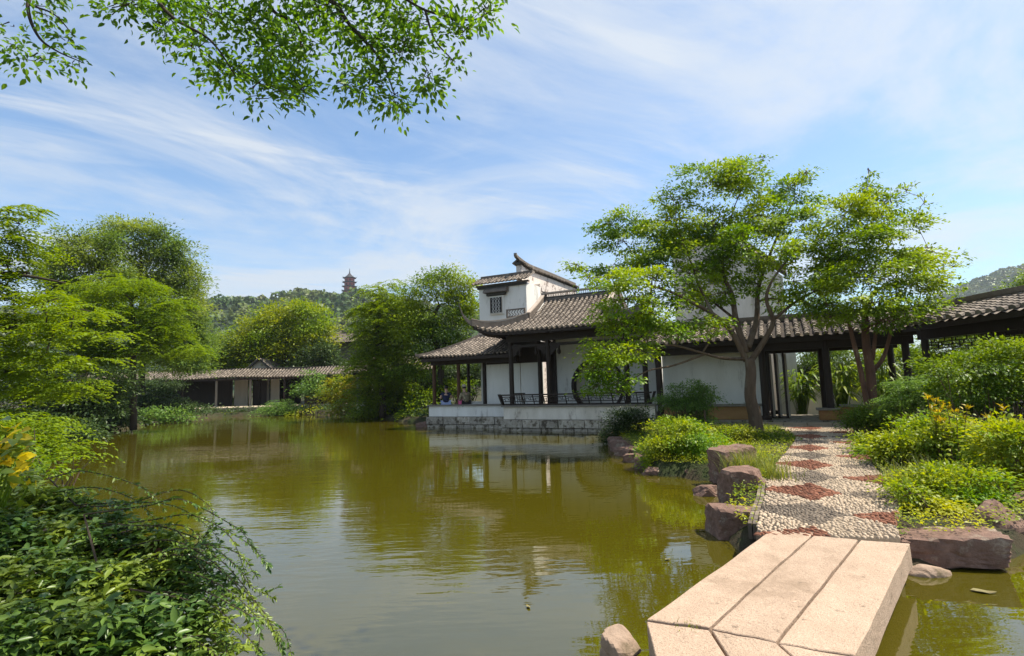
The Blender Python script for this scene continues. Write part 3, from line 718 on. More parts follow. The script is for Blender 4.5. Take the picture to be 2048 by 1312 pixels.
def tiled_slope(roof, cols, side, r, tile_len, seed=1, joined=False, sheet_mat='tile_pan', tile_mat='tile', name='tile_row'):
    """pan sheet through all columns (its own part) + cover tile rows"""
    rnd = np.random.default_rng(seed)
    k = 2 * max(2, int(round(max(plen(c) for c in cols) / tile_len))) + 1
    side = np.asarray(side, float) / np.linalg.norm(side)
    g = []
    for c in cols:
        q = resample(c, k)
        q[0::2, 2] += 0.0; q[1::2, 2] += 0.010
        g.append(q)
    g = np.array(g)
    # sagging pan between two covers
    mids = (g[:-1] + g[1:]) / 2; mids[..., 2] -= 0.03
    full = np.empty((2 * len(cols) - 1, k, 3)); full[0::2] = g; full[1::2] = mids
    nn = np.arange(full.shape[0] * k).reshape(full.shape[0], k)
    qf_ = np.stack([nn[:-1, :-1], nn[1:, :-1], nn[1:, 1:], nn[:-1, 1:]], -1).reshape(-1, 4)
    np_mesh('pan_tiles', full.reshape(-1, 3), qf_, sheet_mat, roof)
    if joined:
        mb = MB()
        for c in cols: cover_row(mb, c, side, r, tile_len, rnd)
        mb.build(name + 's', tile_mat, roof, 'stuff')
    else:
        for c in cols:
            mb = MB(); cover_row(mb, c, side, r, tile_len, rnd); mb.build(name, tile_mat, roof)
def sweep(path, w, h, drop=0.0, w1=None, h1=None):
    """upright rectangular section swept along a path; tapers to w1,h1"""
    p = [np.array(q, float) for q in path]; n = len(p); mb = MB(); vs = []
    for i, q in enumerate(p):
        t_ = i / max(n - 1, 1)
        ww = w + ((w1 if w1 is not None else w) - w) * t_; hh = h + ((h1 if h1 is not None else h) - h) * t_
        d = p[min(i + 1, n - 1)] - p[max(i - 1, 0)]; d[2] = 0
        if np.linalg.norm(d) < 1e-6: d = np.array([1.0, 0, 0])
        s = np.array([-d[1], d[0], 0]) / np.linalg.norm(d) * ww / 2
        up = np.array([0, 0, 1.0])
        vs += [q - s - up * drop, q + s - up * drop, q + s + up * (hh - drop), q - s + up * (hh - drop)]
    fs = [(0, 1, 2, 3), tuple(4 * (n - 1) + i for i in (3, 2, 1, 0))]
    for i in range(n - 1):
        for j in range(4):
            a, b = 4 * i + j, 4 * i + (j + 1) % 4
            fs.append((a, a + 4, b + 4, b))
    return mb.add(vs, fs)
def column(parent, x, y, z0, z1, r=0.085, m_='wood', name='column'):
    mb = MB(); mb.lathe([(r * 1.5, 0), (r * 1.6, 0.06), (r * 1.3, 0.12), (r, 0.14), (r * 0.98, (z1 - z0) * 0.5), (r * 0.92, z1 - z0)], (x, y, z0), 14)
    return mb.build(name, m_, parent, smooth=False)

# ------------------------------------------------------------------ waterside hall (hip-and-gable roof) on its stone platform
def stone_courses(root, u0, u1, v, z0, z1, rows, seed, back=1.4, wmin=0.45, wmax=1.1):
    rs = random.Random(seed)
    hz = (z1 - z0) / rows
    for r_ in range(rows):
        x = u0
        while x < u1 - 0.02:
            w = min(rs.uniform(wmin, wmax), u1 - x)
            if u1 - x - w < 0.2: w = u1 - x
            dv = rs.uniform(-0.035, 0.03) + (0.05 if r_ == rows - 1 else 0)
            k = MB(); k.box(x + 0.010, x + w - 0.010, v - dv, v + 0.34, z0 + r_ * hz + 0.010, z0 + (r_ + 1) * hz - 0.008, 0.008)
            k.build('stone_block', 'block', root, bevel=0.014)
            x += w
    k = MB(); k.box(u0 + 0.02, u1 - 0.02, v + 0.06, v + back, z0, z1 - 0.015); k.build('stone_core', 'mortar', root)
plat = bthing('stone_platform', 'whitewashed stone platform standing in the pond below the hall railing', 'platform')
stone_courses(plat, 0.0, 5.95, 0.0, -0.5, 0.42, 3, 3, back=4.2)
k = MB(); k.box(0.06, 5.9, 0.05, 0.30, 0.43, 0.90); k.build('parapet_wall', 'old_plaster', plat)
k = MB(); k.box(-0.02, 5.96, -0.03, 0.42, 0.902, 0.965); k.build('coping', 'grey_wood', plat, bevel=0.01)
k = MB(); k.box(0.04, 5.9, 0.32, 5.2, 0.425, 0.50); k.build('floor_slab', 'block', plat)
plat2 = bthing('stone_platform', 'lower stone platform carrying the seated visitors at the left end', 'platform')
stone_courses(plat2, -4.32, -0.03, 1.0, -0.5, 0.46, 3, 9, back=3.4)
k = MB(); k.box(-4.24, -0.06, 1.06, 1.30, 0.47, 0.92); k.build('parapet_wall', 'plaster', plat2)
k = MB(); k.box(-4.30, -0.04, 0.98, 1.42, 0.922, 0.98); k.build('coping', 'grey_wood', plat2, bevel=0.01)
k = MB(); k.box(-4.24, -0.05, 1.32, 4.4, 0.465, 0.52); k.build('floor_slab', 'block', plat2)

hall = bthing('garden_hall', 'dark timber waterside hall with upswept hip and gable tiled roof', 'building')
EU0, EU1, EV0, EV1 = -0.9, 5.9, -0.6, 5.6
ZE, ZR = 3.78, 5.36
CU, HU, RU = 2.5, 3.4, 1.62
def z_prof(t): return ZE + (ZR - ZE) * (0.62 * t + 0.38 * t * t)
def halfw(t):
    tb = 0.46
    return HU + (RU - HU) * min(t / tb, 1.0)
def hall_pt(u, t, front=1):
    v = (EV0 + (2.5 - EV0) * t) if front > 0 else (EV1 + (2.5 - EV1) * t)
    c = abs(u - CU) / HU
    lift = 0.34 * max(0, (c - 0.55) / 0.45) ** 2.2 * (1 - t) ** 2
    return np.array([u, v - 0.10 * lift * front, z_prof(t) + lift])
roof = MB(); roof.box(CU - RU, CU + RU, 2.38, 2.62, ZR - 0.12, ZR + 0.05)
roof = roof.build('roof', 'ridge', hall)
def hall_cols(front):
    out_ = []
    for i in range(35):
        u = EU0 + (EU1 - EU0) * i / 34
        hw = abs(u - CU)
        tm = 1.0
        if hw > RU: tm = 0.46 * (HU - hw) / (HU - RU)
        tm = max(tm, 0.03)
        out_.append([hall_pt(u, tm * j / 8, front) for j in range(9)])
    return out_
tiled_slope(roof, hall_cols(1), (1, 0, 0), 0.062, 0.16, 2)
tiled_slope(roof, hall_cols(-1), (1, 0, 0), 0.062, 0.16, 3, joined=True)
# hipped ends below the small gables
for sgn in (-1, 1):
    cols = []
    for i in range(27):
        vv = EV0 + (EV1 - EV0) * i / 26
        hv = abs(vv - 2.5); HV = 3.1; gate = 0.54 * HV
        dmax = (HU - RU) if hv < gate else (HU - RU) * (HV - hv) / (HV - gate)
        dmax = max(dmax, 0.05); pl = []
        for j in range(7):
            s_ = dmax * j / 6; t_ = s_ / (HU - RU) * 0.46
            c = hv / HV
            lift = 0.34 * max(0, (c - 0.5) / 0.5) ** 2.2 * (1 - t_) ** 2
            pl.append(np.array([CU + sgn * (HU - s_), vv, z_prof(t_) + lift]))
        cols.append(pl)
    tiled_slope(roof, cols, (0, 1, 0), 0.062, 0.16, 5, joined=True)
    g = MB(); zt = z_prof(0.46)
    g.prism([(2.5 - 0.54 * 3.1, zt - 0.1), (2.5 + 0.54 * 3.1, zt - 0.1), (2.5, ZR)], 0, CU + sgn * (RU - 0.12), CU + sgn * (RU - 0.02)); g.build('gable_wall', 'plaster', hall)
# main ridge: pierced band between two courses, light cap, raised ends
rb = MB(); rb.box(CU - RU - 0.05, CU + RU + 0.05, 2.42, 2.58, ZR + 0.05, ZR + 0.12)
for i in range(40):
    x = CU - RU + 0.06 + (2 * RU - 0.12) * i / 39
    rb.tube([(x, 2.43, ZR + 0.12), (x + 0.028, 2.43, ZR + 0.19), (x, 2.43, ZR + 0.26)], 0.010, 4, False)
    rb.tube([(x, 2.57, ZR + 0.12), (x - 0.028, 2.57, ZR + 0.19), (x, 2.57, ZR + 0.26)], 0.010, 4, False)
rb.build('ridge_band', 'carving', roof)
rb = MB(); rb.box(CU - RU - 0.08, CU + RU + 0.08, 2.40, 2.60, ZR + 0.26, ZR + 0.32); rb.build('ridge_cap', 'ridge_cap', roof)
for sgn in (-1, 1):
    e = sgn * RU
    sweep(smooth_path([(CU + e * 0.93, 2.5, ZR + 0.33), (CU + e * 1.0, 2.5, ZR + 0.35), (CU + e * 1.06, 2.5, ZR + 0.45), (CU + e * 1.05, 2.5, ZR + 0.58)], 4), 0.12, 0.09, 0.04, 0.04, 0.04).build('ridge_horn', 'ridge', roof)
    for fr in (1, -1):
        # descending ridge down the gable edge, then hip ridge out to a tall curled tip
        dpts = [hall_pt(CU + e, 1 - 0.54 * j / 6, fr) + np.array([0, 0, 0.05]) for j in range(7)]
        sweep(dpts, 0.15, 0.24, 0.05).build('descending_ridge', 'ridge', roof)
        dcap = [p + np.array([0, 0, 0.20]) for p in dpts]
        sweep(dcap, 0.18, 0.05).build('ridge_cap', 'ridge_cap', roof)
        hpts = []
        for j in range(10):
            t_ = 0.46 * (1 - j / 9); hw = halfw(t_)
            hpts.append(hall_pt(CU + sgn * hw, t_, fr) + np.array([0, 0, 0.04]))
        x1, y1, z1 = hpts[-1]
        tip = [(x1 + sgn * 0.12, y1 - fr * 0.10, z1 + 0.12), (x1 + sgn * 0.26, y1 - fr * 0.22, z1 + 0.38), (x1 + sgn * 0.34, y1 - fr * 0.30, z1 + 0.72), (x1 + sgn * 0.36, y1 - fr * 0.33, z1 + 0.90)]
        sweep(smooth_path(hpts, 2), 0.16, 0.24, 0.05).build('hip_ridge', 'ridge', roof)
        sweep(smooth_path([np.array(hpts[-2]), np.array(hpts[-1])] + [np.array(q) for q in tip], 4), 0.15, 0.25, 0.05, 0.04, 0.03).build('hip_horn', 'ridge', roof)
        sweep(smooth_path([p + np.array([0, 0, 0.215]) for p in hpts], 2), 0.17, 0.04, 0.0, 0.14, 0.03).build('ridge_cap', 'ridge_cap', roof)
# carved openwork panel standing on the left hip
k = MB()
for (z0, z1) in ((0, .05), (.30, .35)): k.box(-0.15, 0.72, 0.9, 0.97, 4.52 + z0, 4.52 + z1)
k.box(-0.15, -0.10, 0.9, 0.97, 4.57, 4.82); k.box(0.67, 0.72, 0.9, 0.97, 4.57, 4.82)
for i in range(6):
    x = -0.06 + i * 0.13
    k.tube(smooth_path([(x, 0.935, 4.57), (x + 0.10, 0.935, 4.64), (x + 0.01, 0.935, 4.72), (x + 0.09, 0.935, 4.82)], 3), 0.016, 4, False)
k.build('openwork_panel', 'ridge', roof)
# eave boards, rafters, beams
for (y, fr) in ((EV0 + 0.06, 1), (EV1 - 0.06, -1)):
    pts = [hall_pt(EU0 + 0.05 + (EU1 - EU0 - 0.1) * i / 24, 0.02, fr) - np.array([0, 0, 0.04]) for i in range(25)]
    sweep(pts, 0.05, 0.10, 0.10).build('eave_board', 'wood', hall)
for i in range(28):
    u = EU0 + 0.25 + i * (EU1 - EU0 - 0.5) / 27
    a, b = hall_pt(u, 0.03) - np.array([0, 0, 0.12]), hall_pt(u, min(0.4, max(0.1, 0.46 * (HU - abs(u - CU)) / (HU - RU)))) - np.array([0, 0, 0.12])
    k = MB(); k.bar(a, b, 0.07, 0.07); k.build('rafter', 'wood', hall)
k = MB(); k.box(EU0 + 0.8, EU1 - 0.8, EV0 + 0.7, EV1 - 0.7, 3.80, 3.84); k.build('ceiling', 'wood', hall)
hz_ = (0.35, 1.05, 1.9, 4.4, 5.0, 5.65)
for u, v in ((0.35, 0.25), (1.02, 1.5), (1.95, 0.25), (4.95, 0.25), (5.6, 0.25), (5.75, 1.6), (0.35, 4.8), (5.6, 4.8)):
    column(hall, u, v, 0.50, 3.74, 0.095 if v < 1 else 0.085, 'wood')
k = MB(); k.box(0.2, 5.75, 0.16, 0.34, 3.42, 3.70); k.build('lintel', 'wood', hall)
k = MB(); k.box(0.2, 5.75, 0.20, 0.30, 3.20, 3.30); k.build('lower_beam', 'wood', hall)
for u in (0.22, 5.70):
    k = MB(); k.box(u - 0.08, u + 0.08, 0.35, 4.8, 3.40, 3.66); k.build('side_beam', 'wood', hall)
# hanging carved posts and corner brackets under the lintel
for u in (0.75, 1.45, 2.4, 4.45):
    k = MB(); k.lathe([(0.03, 0.0), (0.07, 0.05), (0.075, 0.13), (0.045, 0.2), (0.05, 0.25), (0.04, 0.42)], (u, 0.25, 2.86), 10); k.build('hanging_post', 'wood', hall)
for u, s_ in ((0.45, 1), (1.85, -1), (2.05, 1), (4.85, -1)):
    k = MB(); k.prism([(u, 3.2), (u, 2.86), (u + s_ * 0.12, 2.92), (u + s_ * 0.2, 3.06), (u + s_ * 0.34, 3.12), (u + s_ * 0.4, 3.2)], 1, 0.22, 0.28); k.build('bracket', 'wood', hall)
# white walls with the moon gate
def moon_wall(root, u0, u1, z0, z1, cu, cz, r_, v0, v1):
    n_ = 48; circ = []; rect = []
    for i in range(n_):
        a = 2 * math.pi * i / n_; dx_, dz_ = math.cos(a), math.sin(a)
        circ.append((cu + r_ * dx_, cz + r_ * dz_))
        s1 = ((u1 - cu) / dx_ if dx_ > 1e-6 else (u0 - cu) / dx_ if dx_ < -1e-6 else 1e9)
        s2 = ((z1 - cz) / dz_ if dz_ > 1e-6 else (z0 - cz) / dz_ if dz_ < -1e-6 else 1e9)
        s_ = min(s1, s2); rect.append((cu + s_ * dx_, cz + s_ * dz_))
    for (qx, qz) in ((u0, z0), (u1, z0), (u1, z1), (u0, z1)):
        j = min(range(n_), key=lambda i_: (rect[i_][0] - qx) ** 2 + (rect[i_][1] - qz) ** 2); rect[j] = (qx, qz)
    mb = MB(); vs_ = []
    for v_ in (v0, v1):
        vs_ += [(p[0], v_, p[1]) for p in circ] + [(p[0], v_, p[1]) for p in rect]
    fs = []
    for i in range(n_):
        j = (i + 1) % n_
        fs += [(i, j, n_ + j, n_ + i), (2 * n_ + j, 2 * n_ + i, 3 * n_ + i, 3 * n_ + j), (j, i, 2 * n_ + i, 2 * n_ + j), (n_ + i, n_ + j, 3 * n_ + j, 3 * n_ + i)]
    mb.add(vs_, fs)
    w_ = mb.build('moon_gate_wall', 'plaster', root)
    rg = MB(); vs_ = []; fs = []
    for i in range(n_):
        a = 2 * math.pi * i / n_
        for rr_, v_ in ((r_ - 0.06, v0 - 0.05), (r_ + 0.05, v0 - 0.05), (r_ + 0.05, v1 + 0.05), (r_ - 0.06, v1 + 0.05)):
            vs_.append((cu + rr_ * math.cos(a), v_, cz + rr_ * math.sin(a)))
    for i in range(n_):
        j = (i + 1) % n_
        for q_ in range(4):
            fs.append((4 * i + q_, 4 * i + (q_ + 1) % 4, 4 * j + (q_ + 1) % 4, 4 * j + q_))
    rg.add(vs_, fs); rg.build('moon_gate_frame', 'wood', w_)
moon_wall(hall, 1.42, 5.64, 0.505, 3.76, 3.22, 1.62, 1.06, 2.2, 2.42)
k = MB(); k.box(1.5, 5.6, 3.1, 3.26, 0.505, 3.76); k.build('rear_wall', 'plaster', hall)
for (a, b) in ((1.10, 1.36), ):
    k = MB(); k.box(a, b, 2.22, 2.38, 0.505, 3.3); k.build('darkened_panel', 'wood', hall)  # wall panel given dark wood colour to hide a sunlit slit
k = MB(); k.box(1.36, 1.48, 2.12, 2.24, 0.505, 3.75); k.build('door_post', 'wood', hall)
# leaning-back railing bench along the water edge
rail = bthing('railing_bench', 'dark lattice railing with outward leaning back along the platform edge', 'railing')
def lean_rail(root, u0, u1, v, z0, h, lean, n_):
    for i, (zz, w_) in enumerate(((0.03, .05), (h * 0.36, .03), (h * 0.80, .03), (h, .055))):
        o_ = lean * zz / h
        k = MB(); k.bar((u0 - (0.10 if i == 3 else 0), v - o_, z0 + zz), (u1 + (0.10 if i == 3 else 0), v - o_, z0 + zz), w_, w_); k.build('rail', 'wood', root)
    for i in range(n_ + 1):
        u = u0 + (u1 - u0) * i / n_
        k = MB(); k.tube(smooth_path([(u, v, z0), (u, v - lean * 0.25, z0 + h * 0.4), (u, v - lean, z0 + h)], 3), 0.022, 6); k.build('baluster', 'wood', root)
        if i < n_:
            w_ = (u1 - u0) / n_
            k = MB()
            def q(a, b): return (u + a * w_, v - lean * (0.36 + 0.44 * b), z0 + h * (0.36 + 0.44 * b))
            for s_ in ((0.25, 0, 0.25, 0.7), (0.25, 0.7, 0.6, 0.7), (0.6, 0.7, 0.6, 0.35), (0.6, 0.35, 1.0, 0.35), (0.0, 0.5, 0.25, 0.5), (0.75, 0.35, 0.75, 1.0)):
                k.bar(q(s_[0], s_[1]), q(s_[2], s_[3]), 0.018, 0.018, (0, 1, 0))
            k.build('lattice_panel', 'wood', root)
lean_rail(rail, 0.05, 5.75, 0.12, 0.965, 0.40, 0.20, 13)
for u, s_ in ((0.05, -1), (5.75, 1)):
    k = MB(); k.prism([(u, 0.97), (u + s_ * 0.05, 0.97), (u + s_ * 0.22, 1.4), (u + s_ * 0.14, 1.4)], 1, 0.0, 0.12); k.build('end_bracket', 'wood', rail)
# small movable bench seen in front of the left columns
bs = bthing('slatted_chair_back', 'short dark slatted bench back standing at the left end of the railing', 'bench')
for i in range(6):
    k = MB(); k.bar((0.30 + i * 0.1, 0.46, 0.97), (0.28 + i * 0.105, 0.36, 1.40), 0.022, 0.022); k.build('slat', 'wood', bs)
k = MB(); k.bar((0.24, 0.36, 1.41), (0.86, 0.36, 1.41), 0.05, 0.045); k.build('top_rail', 'wood', bs)
k = MB(); k.box(0.26, 0.86, 0.43, 0.80, 0.93, 0.965); k.build('seat', 'wood', bs)
for u in (0.30, 0.80):
    for v in (0.47, 0.76):
        k = MB(); k.box(u - 0.025, u + 0.025, v - 0.025, v + 0.025, 0.505, 0.93); k.build('leg', 'wood', bs)

# ------------------------------------------------------------------ lower side pavilion over the seated visitors
lowp = bthing('side_pavilion', 'open side pavilion with low hipped tile roof over the seated visitors', 'building')
lz0, lz1 = 3.03, 4.02
def low_pt(u, t, v0=0.4, v1=2.6):
    c = max(0, (-1.6 - u) / 2.6)
    return np.array([u, v0 + (v1 - v0) * t, lz0 + (lz1 - lz0) * (0.75 * t + 0.25 * t * t) + 0.05 * c * c * (1 - t)])
k = MB(); k.box(-2.4, 0.25, 2.5, 2.7, lz1 - 0.1, lz1 + 0.06); lroof = k.build('roof', 'ridge', lowp)
cols = []; cols2 = []
for i in range(25):
    u = -4.25 + 4.45 * i / 24
    tm = max(0.03, min(1.0, (u + 4.25) / 1.85))
    cols.append([low_pt(u, tm * j / 6) for j in range(7)])
    cols2.append([low_pt(u, tm * j / 6, 4.8, 2.6) for j in range(7)])
tiled_slope(lroof, cols, (1, 0, 0), 0.062, 0.16, 12)
tiled_slope(lroof, cols2, (1, 0, 0), 0.062, 0.16, 13, joined=True)
cols = []
for i in range(24):
    vv = 0.4 + 4.4 * i / 23
    tm = max(0.03, 1 - abs(vv - 2.6) / 2.2)
    cols.append([np.array([-4.25 + 1.85 * tm * j / 5, vv, lz0 + (lz1 - lz0) * (0.75 * tm * j / 5 + 0.25 * (tm * j / 5) ** 2)]) for j in range(6)])
tiled_slope(lroof, cols, (0, 1, 0), 0.062, 0.16, 14, joined=True)
for vv in (0.4, 4.8):
    hp = [low_pt(-4.25 + 1.85 * j / 8, j / 8, vv, 2.6) + np.array([0, 0, 0.05]) for j in range(9)]
    sweep([hp[0] + np.array([-0.14, (vv - 2.6) * 0.05, 0.03])] + hp, 0.14, 0.12, 0.04).build('hip_ridge', 'ridge', lroof)
k = MB(); k.box(-2.5, 0.2, 2.5, 2.7, lz1 + 0.062, lz1 + 0.15)
for i in range(9): k.tube([(-2.4 + i * 0.28, 2.6, lz1 + 0.15), (-2.3 + i * 0.28, 2.6, lz1 + 0.25), (-2.18 + i * 0.28, 2.6, lz1 + 0.15)], 0.035, 5)
k.build('ridge_crest', 'ridge_cap', lroof)
k = MB(); k.box(-4.2, 0.15, 0.46, 0.52, lz0 - 0.16, lz0 - 0.03); k.build('eave_board', 'wood', lowp)
k = MB(); k.box(-4.2, -4.14, 0.53, 4.7, lz0 - 0.16, lz0 - 0.03); k.build('eave_board', 'wood', lowp)
for i in range(18):
    u = -4.1 + i * 0.25
    k = MB(); k.bar((u, 0.50, lz0 - 0.06), (u, 1.5, lz0 + min(0.28, 0.3 * max(0.1, (u + 4.25) / 1.0))), 0.06, 0.06); k.build('rafter', 'wood', lowp)
k = MB(); k.box(-4.1, 0.1, 1.1, 4.3, lz0 - 0.02, lz0 + 0.0); k.build('ceiling', 'wood', lowp)
k = MB(); k.box(-4.15, 0.1, 1.12, 1.28, 2.72, 2.98); k.build('lintel', 'wood', lowp)
for u, v, m_ in ((-4.03, 1.2, 'brown_wood'), (-2.74, 1.2, 'brown_wood'), (-1.75, 1.75, 'wood'), (-4.03, 4.1, 'wood'), (-1.75, 4.1, 'wood')):
    column(lowp, u, v, 0.52, 2.98, 0.085, m_)
k = MB(); k.box(-1.64, -0.02, 1.76, 1.9, 0.525, 2.66); k.build('wall_panel', 'plaster', lowp)
k = MB(); k.box(-1.64, -0.02, 1.74, 1.92, 2.66, 3.0); k.build('panel_head', 'wood', lowp)
k = MB(); k.box(0.02, 0.98, 1.76, 1.88, 0.525, 2.66); k.build('wall_panel', 'plaster', hall)
k = MB(); k.box(0.02, 1.36, 1.74, 1.90, 2.66, 3.4); k.build('panel_head', 'wood', hall)
k = MB(); k.box(-4.1, -1.8, 4.2, 4.3, 0.525, 1.0); k.build('rear_parapet', 'plaster', lowp)

# ------------------------------------------------------------------ white two-storey houses behind
def coping(root, pts, w=0.5, seed=1, horn=True):
    """tiled wall coping along a path: two small tile slopes, ridge, curled end"""
    p = [np.array(q, float) for q in pts]
    sweep(smooth_path(p, 4), w * 0.55, 0.12, 0.12).build('cornice', 'carving', root)
    # little tiles
    dense = resample(smooth_path(p, 6), max(4, int(plen(p) / 0.2)))
    mb = MB(); mp_ = MB()
    for i in range(len(dense) - 1):
        a, b = dense[i], dense[i + 1]; d = b - a; dh = np.array([d[0], d[1], 0]); dh /= np.linalg.norm(dh); s = np.array([-dh[1], dh[0], 0])
        for sg in (-1, 1):
            lo1, lo2 = a + s * sg * w / 2 - np.array([0, 0, 0.03]), b + s * sg * w / 2 - np.array([0, 0, 0.03])
            up = np.array([0, 0, 0.17])
            mp_.add([lo1, lo2, b + up, a + up], [(0, 1, 2, 3)])
            m_ = (lo1 + lo2) / 2; t_ = (a + b) / 2 + up
            mb.tube([m_ - np.array([0, 0, 0.0]), t_], [0.06, 0.045], 6)
    mp_.build('pan_tiles', 'tile_pan', root)
    mb.build('coping_tiles', 'tile', root, 'stuff')
    q = [x + np.array([0, 0, 0.16]) for x in smooth_path(p, 4)]
    if horn:
        d = q[0] - q[1]; d[2] = 0; d /= np.linalg.norm(d)
        q = [q[0] + d * 0.22 + np.array([0, 0, 0.13]), q[0] + d * 0.14 + np.array([0, 0, 0.05])] + q
    sweep(q, 0.16, 0.13, 0.0).build('coping_ridge', 'ridge', root)
houseA = bthing('white_house', 'tall whitewashed house with latticed window and horned tiled gable wall', 'building')
k = MB(); k.box(-3.55, -0.9, 4.5, 6.2, 0.45, 6.72); fw = k.build('front_wall', 'plaster', houseA)
k = MB(); k.prism([(5.2, 0.45), (13.2, 0.45), (13.2, 7.8), (9, 7.75), (6.6, 7.68), (5.2, 7.82)], 0, -1.75, -1.45); k.build('gable_wall', 'peeling', houseA)
k = MB(); k.prism([(6.21, 0.45), (13.2, 0.45), (13.2, 6.4), (6.21, 6.4)], 0, -3.4, -1.76); k.build('rear_block', 'plaster', houseA)
k = MB(); k.box(-1.44, -0.91, 6.21, 8.0, 0.45, 6.9); k.build('side_wall', 'peeling', houseA)
coping(houseA, [(-1.6, 5.05, 7.9), (-1.6, 6.4, 7.75), (-1.6, 9, 7.80), (-1.6, 13.3, 7.85)], 0.62, 4)
# lean-to tiled roof over the front wall
k = MB(); k.box(-3.7, -0.75, 4.42, 4.6, 6.722, 6.80); hr = k.build('roof', 'ridge', houseA)
cols = [[np.array([-3.75 + 3.05 * i / 15, 4.18 + 0.85 * j / 4, 6.80 + 0.05 * (i / 15 - .5) ** 2 + 0.42 * j / 4]) for j in range(5)] for i in range(16)]
tiled_slope(hr, cols, (1, 0, 0), 0.065, 0.16, 31)
sweep([(-3.7, 5.05, 7.24), (-2.2, 5.05, 7.23), (-0.75, 5.05, 7.24)], 0.2, 0.13).build('roof_ridge', 'ridge', hr)
k = MB(); k.box(-3.6, -0.85, 4.40, 4.5, 6.60, 6.715); k.build('dentil_course', 'carving', houseA)
win = MB(); win.box(-2.93, -2.12, 4.40, 4.50, 5.26, 6.18); win = win.build('window', 'plaster', houseA)
k = MB(); k.box(-2.85, -2.20, 4.388, 4.398, 5.34, 6.10); k.build('pane', 'hair', win)
k = MB()
for i in range(-3, 5):
    for sgn in (-1, 1):
        pts = []
        for j in range(9):
            zz = 5.34 + 0.76 * j / 8
            uu = -2.525 + i * 0.16 + sgn * 0.055 * math.sin(j * math.pi / 2 * 1.0)
            if -2.84 < uu < -2.21: pts.append((uu, 4.375, zz))
        if len(pts) > 2: k.tube(pts, 0.011, 4, False)
k.build('lattice', 'plaster', win, 'stuff')
for a in ((-2.87, -2.85, 5.32, 6.12), (-2.20, -2.18, 5.32, 6.12)):
    k = MB(); k.box(a[0], a[1], 4.37, 4.40, a[2], a[3]); k.build('frame', 'pale_panel', win)
k = MB(); k.box(-2.87, -2.18, 4.37, 4.40, 5.30, 5.32); k.build('sill', 'pale_panel', win)
k = MB(); k.prism([(4.16, 6.34), (4.5, 6.34), (4.5, 6.66), (4.2, 6.46)], 0, -3.15, -1.85); hood = k.build('window_hood', 'ridge', houseA)
k = MB(); k.box(-3.02, -1.98, 4.3, 4.5, 6.20, 6.335); k.build('hood_moulding', 'carving', hood)

houseB = bthing('white_house', 'cream gabled house half hidden behind the tree by the path', 'building')
k = MB(); k.box(5.95, 8.95, 5.0, 12, 0.45, 7.5); k.build('front_wall', 'old_plaster', houseB)
k = MB(); k.prism([(8.951, 0.45), (10.15, 0.45), (10.15, 5.75), (8.951, 7.0)], 1, 5.15, 11.5); k.build('side_wing_wall', 'old_plaster', houseB)
coping(houseB, [(5.75, 5.1, 7.62), (7.4, 5.1, 7.52), (9.05, 5.1, 7.62)], 0.6, 5)
coping(houseB, [(10.3, 5.2, 5.85), (9.6, 5.2, 6.45), (8.98, 5.2, 7.05)], 0.5, 6, horn=False)
k = MB(); k.box(7.35, 7.95, 4.93, 4.998, 5.7, 6.7); w_ = k.build('window', 'grey_wood', houseB)
k = MB(); k.box(7.41, 7.89, 4.915, 4.928, 5.76, 6.64); k.build('pane', 'hair', w_)
k = MB(); k.box(7.25, 8.05, 4.86, 4.997, 6.74, 6.84); k.build('window_hood', 'ridge', w_)

# ------------------------------------------------------------------ gallery beside the hall (path leads to its opening)
gal = bthing('covered_gallery', 'tile roofed gallery with white wall at the end of the pebble path', 'gallery')
gz, gr = 2.97, 3.62
k = MB(); k.box(5.6, 13.4, 1.22, 1.38, gr - 0.1, gr + 0.06); groof = k.build('roof', 'ridge', gal)
def gcols(n_, f_):
    return [f_(i / (n_ - 1)) for i in range(n_)]
tiled_slope(groof, gcols(32, lambda a: [np.array([5.62 + 7.7 * a, -0.35 + 1.65 * j / 5, gz + (gr - gz) * j / 5]) for j in range(6)]), (1, 0, 0), 0.075, 0.17, 41)
tiled_slope(groof, gcols(32, lambda a: [np.array([5.62 + 7.7 * a, 2.95 - 1.65 * j / 5, gz + (gr - gz) * j / 5]) for j in range(6)]), (1, 0, 0), 0.075, 0.17, 42, joined=True)
sweep([(5.6, 1.3, gr + 0.06), (9.5, 1.3, gr + 0.06), (13.4, 1.3, gr + 0.06)], 0.2, 0.12).build('ridge_cap', 'ridge', groof)
k = MB(); k.box(5.62, 13.3, -0.28, -0.22, gz - 0.17, gz - 0.035); k.build('eave_board', 'wood', gal)
k = MB(); k.box(5.62, 13.3, -0.1, 2.7, gz - 0.02, gz + 0.0); k.build('ceiling', 'wood', gal)
k = MB(); k.box(5.95, 13.2, 0.05, 0.2, 2.58, 2.90); k.build('lintel', 'wood', gal)
k = MB(); k.box(5.95, 13.2, 2.45, 2.6, 2.58, 2.90); k.build('lintel', 'wood', gal)
k = MB(); k.box(5.98, 13.3, -0.15, 2.7, 0.05, 0.44); k.build('floor_slab', 'block', gal)
for i in range(5):
    k = MB(); k.box(9.15 + i * 0.62, 9.15 + (i + 1) * 0.62 - 0.015, -0.62, -0.16, 0.05, 0.395 - 0.0, 0.004); k.build('step_stone', 'terrace', gal, bevel=0.01)
k = MB(); k.box(6.05, 9.2, 1.0, 1.14, 0.445, 2.68); k.build('white_wall', 'plaster', gal)
k = MB(); k.box(6.05, 9.2, 0.98, 1.16, 2.68, 2.95); k.build('wall_head', 'wood', gal)
for u, v in ((6.1, 0.12), (9.3, 0.12), (11.05, 0.12), (13.0, 0.12), (6.1, 2.5), (9.3, 2.5), (11.05, 2.5), (13.0, 2.5)):
    column(gal, u, v, 0.44, 2.92, 0.10, 'wood')
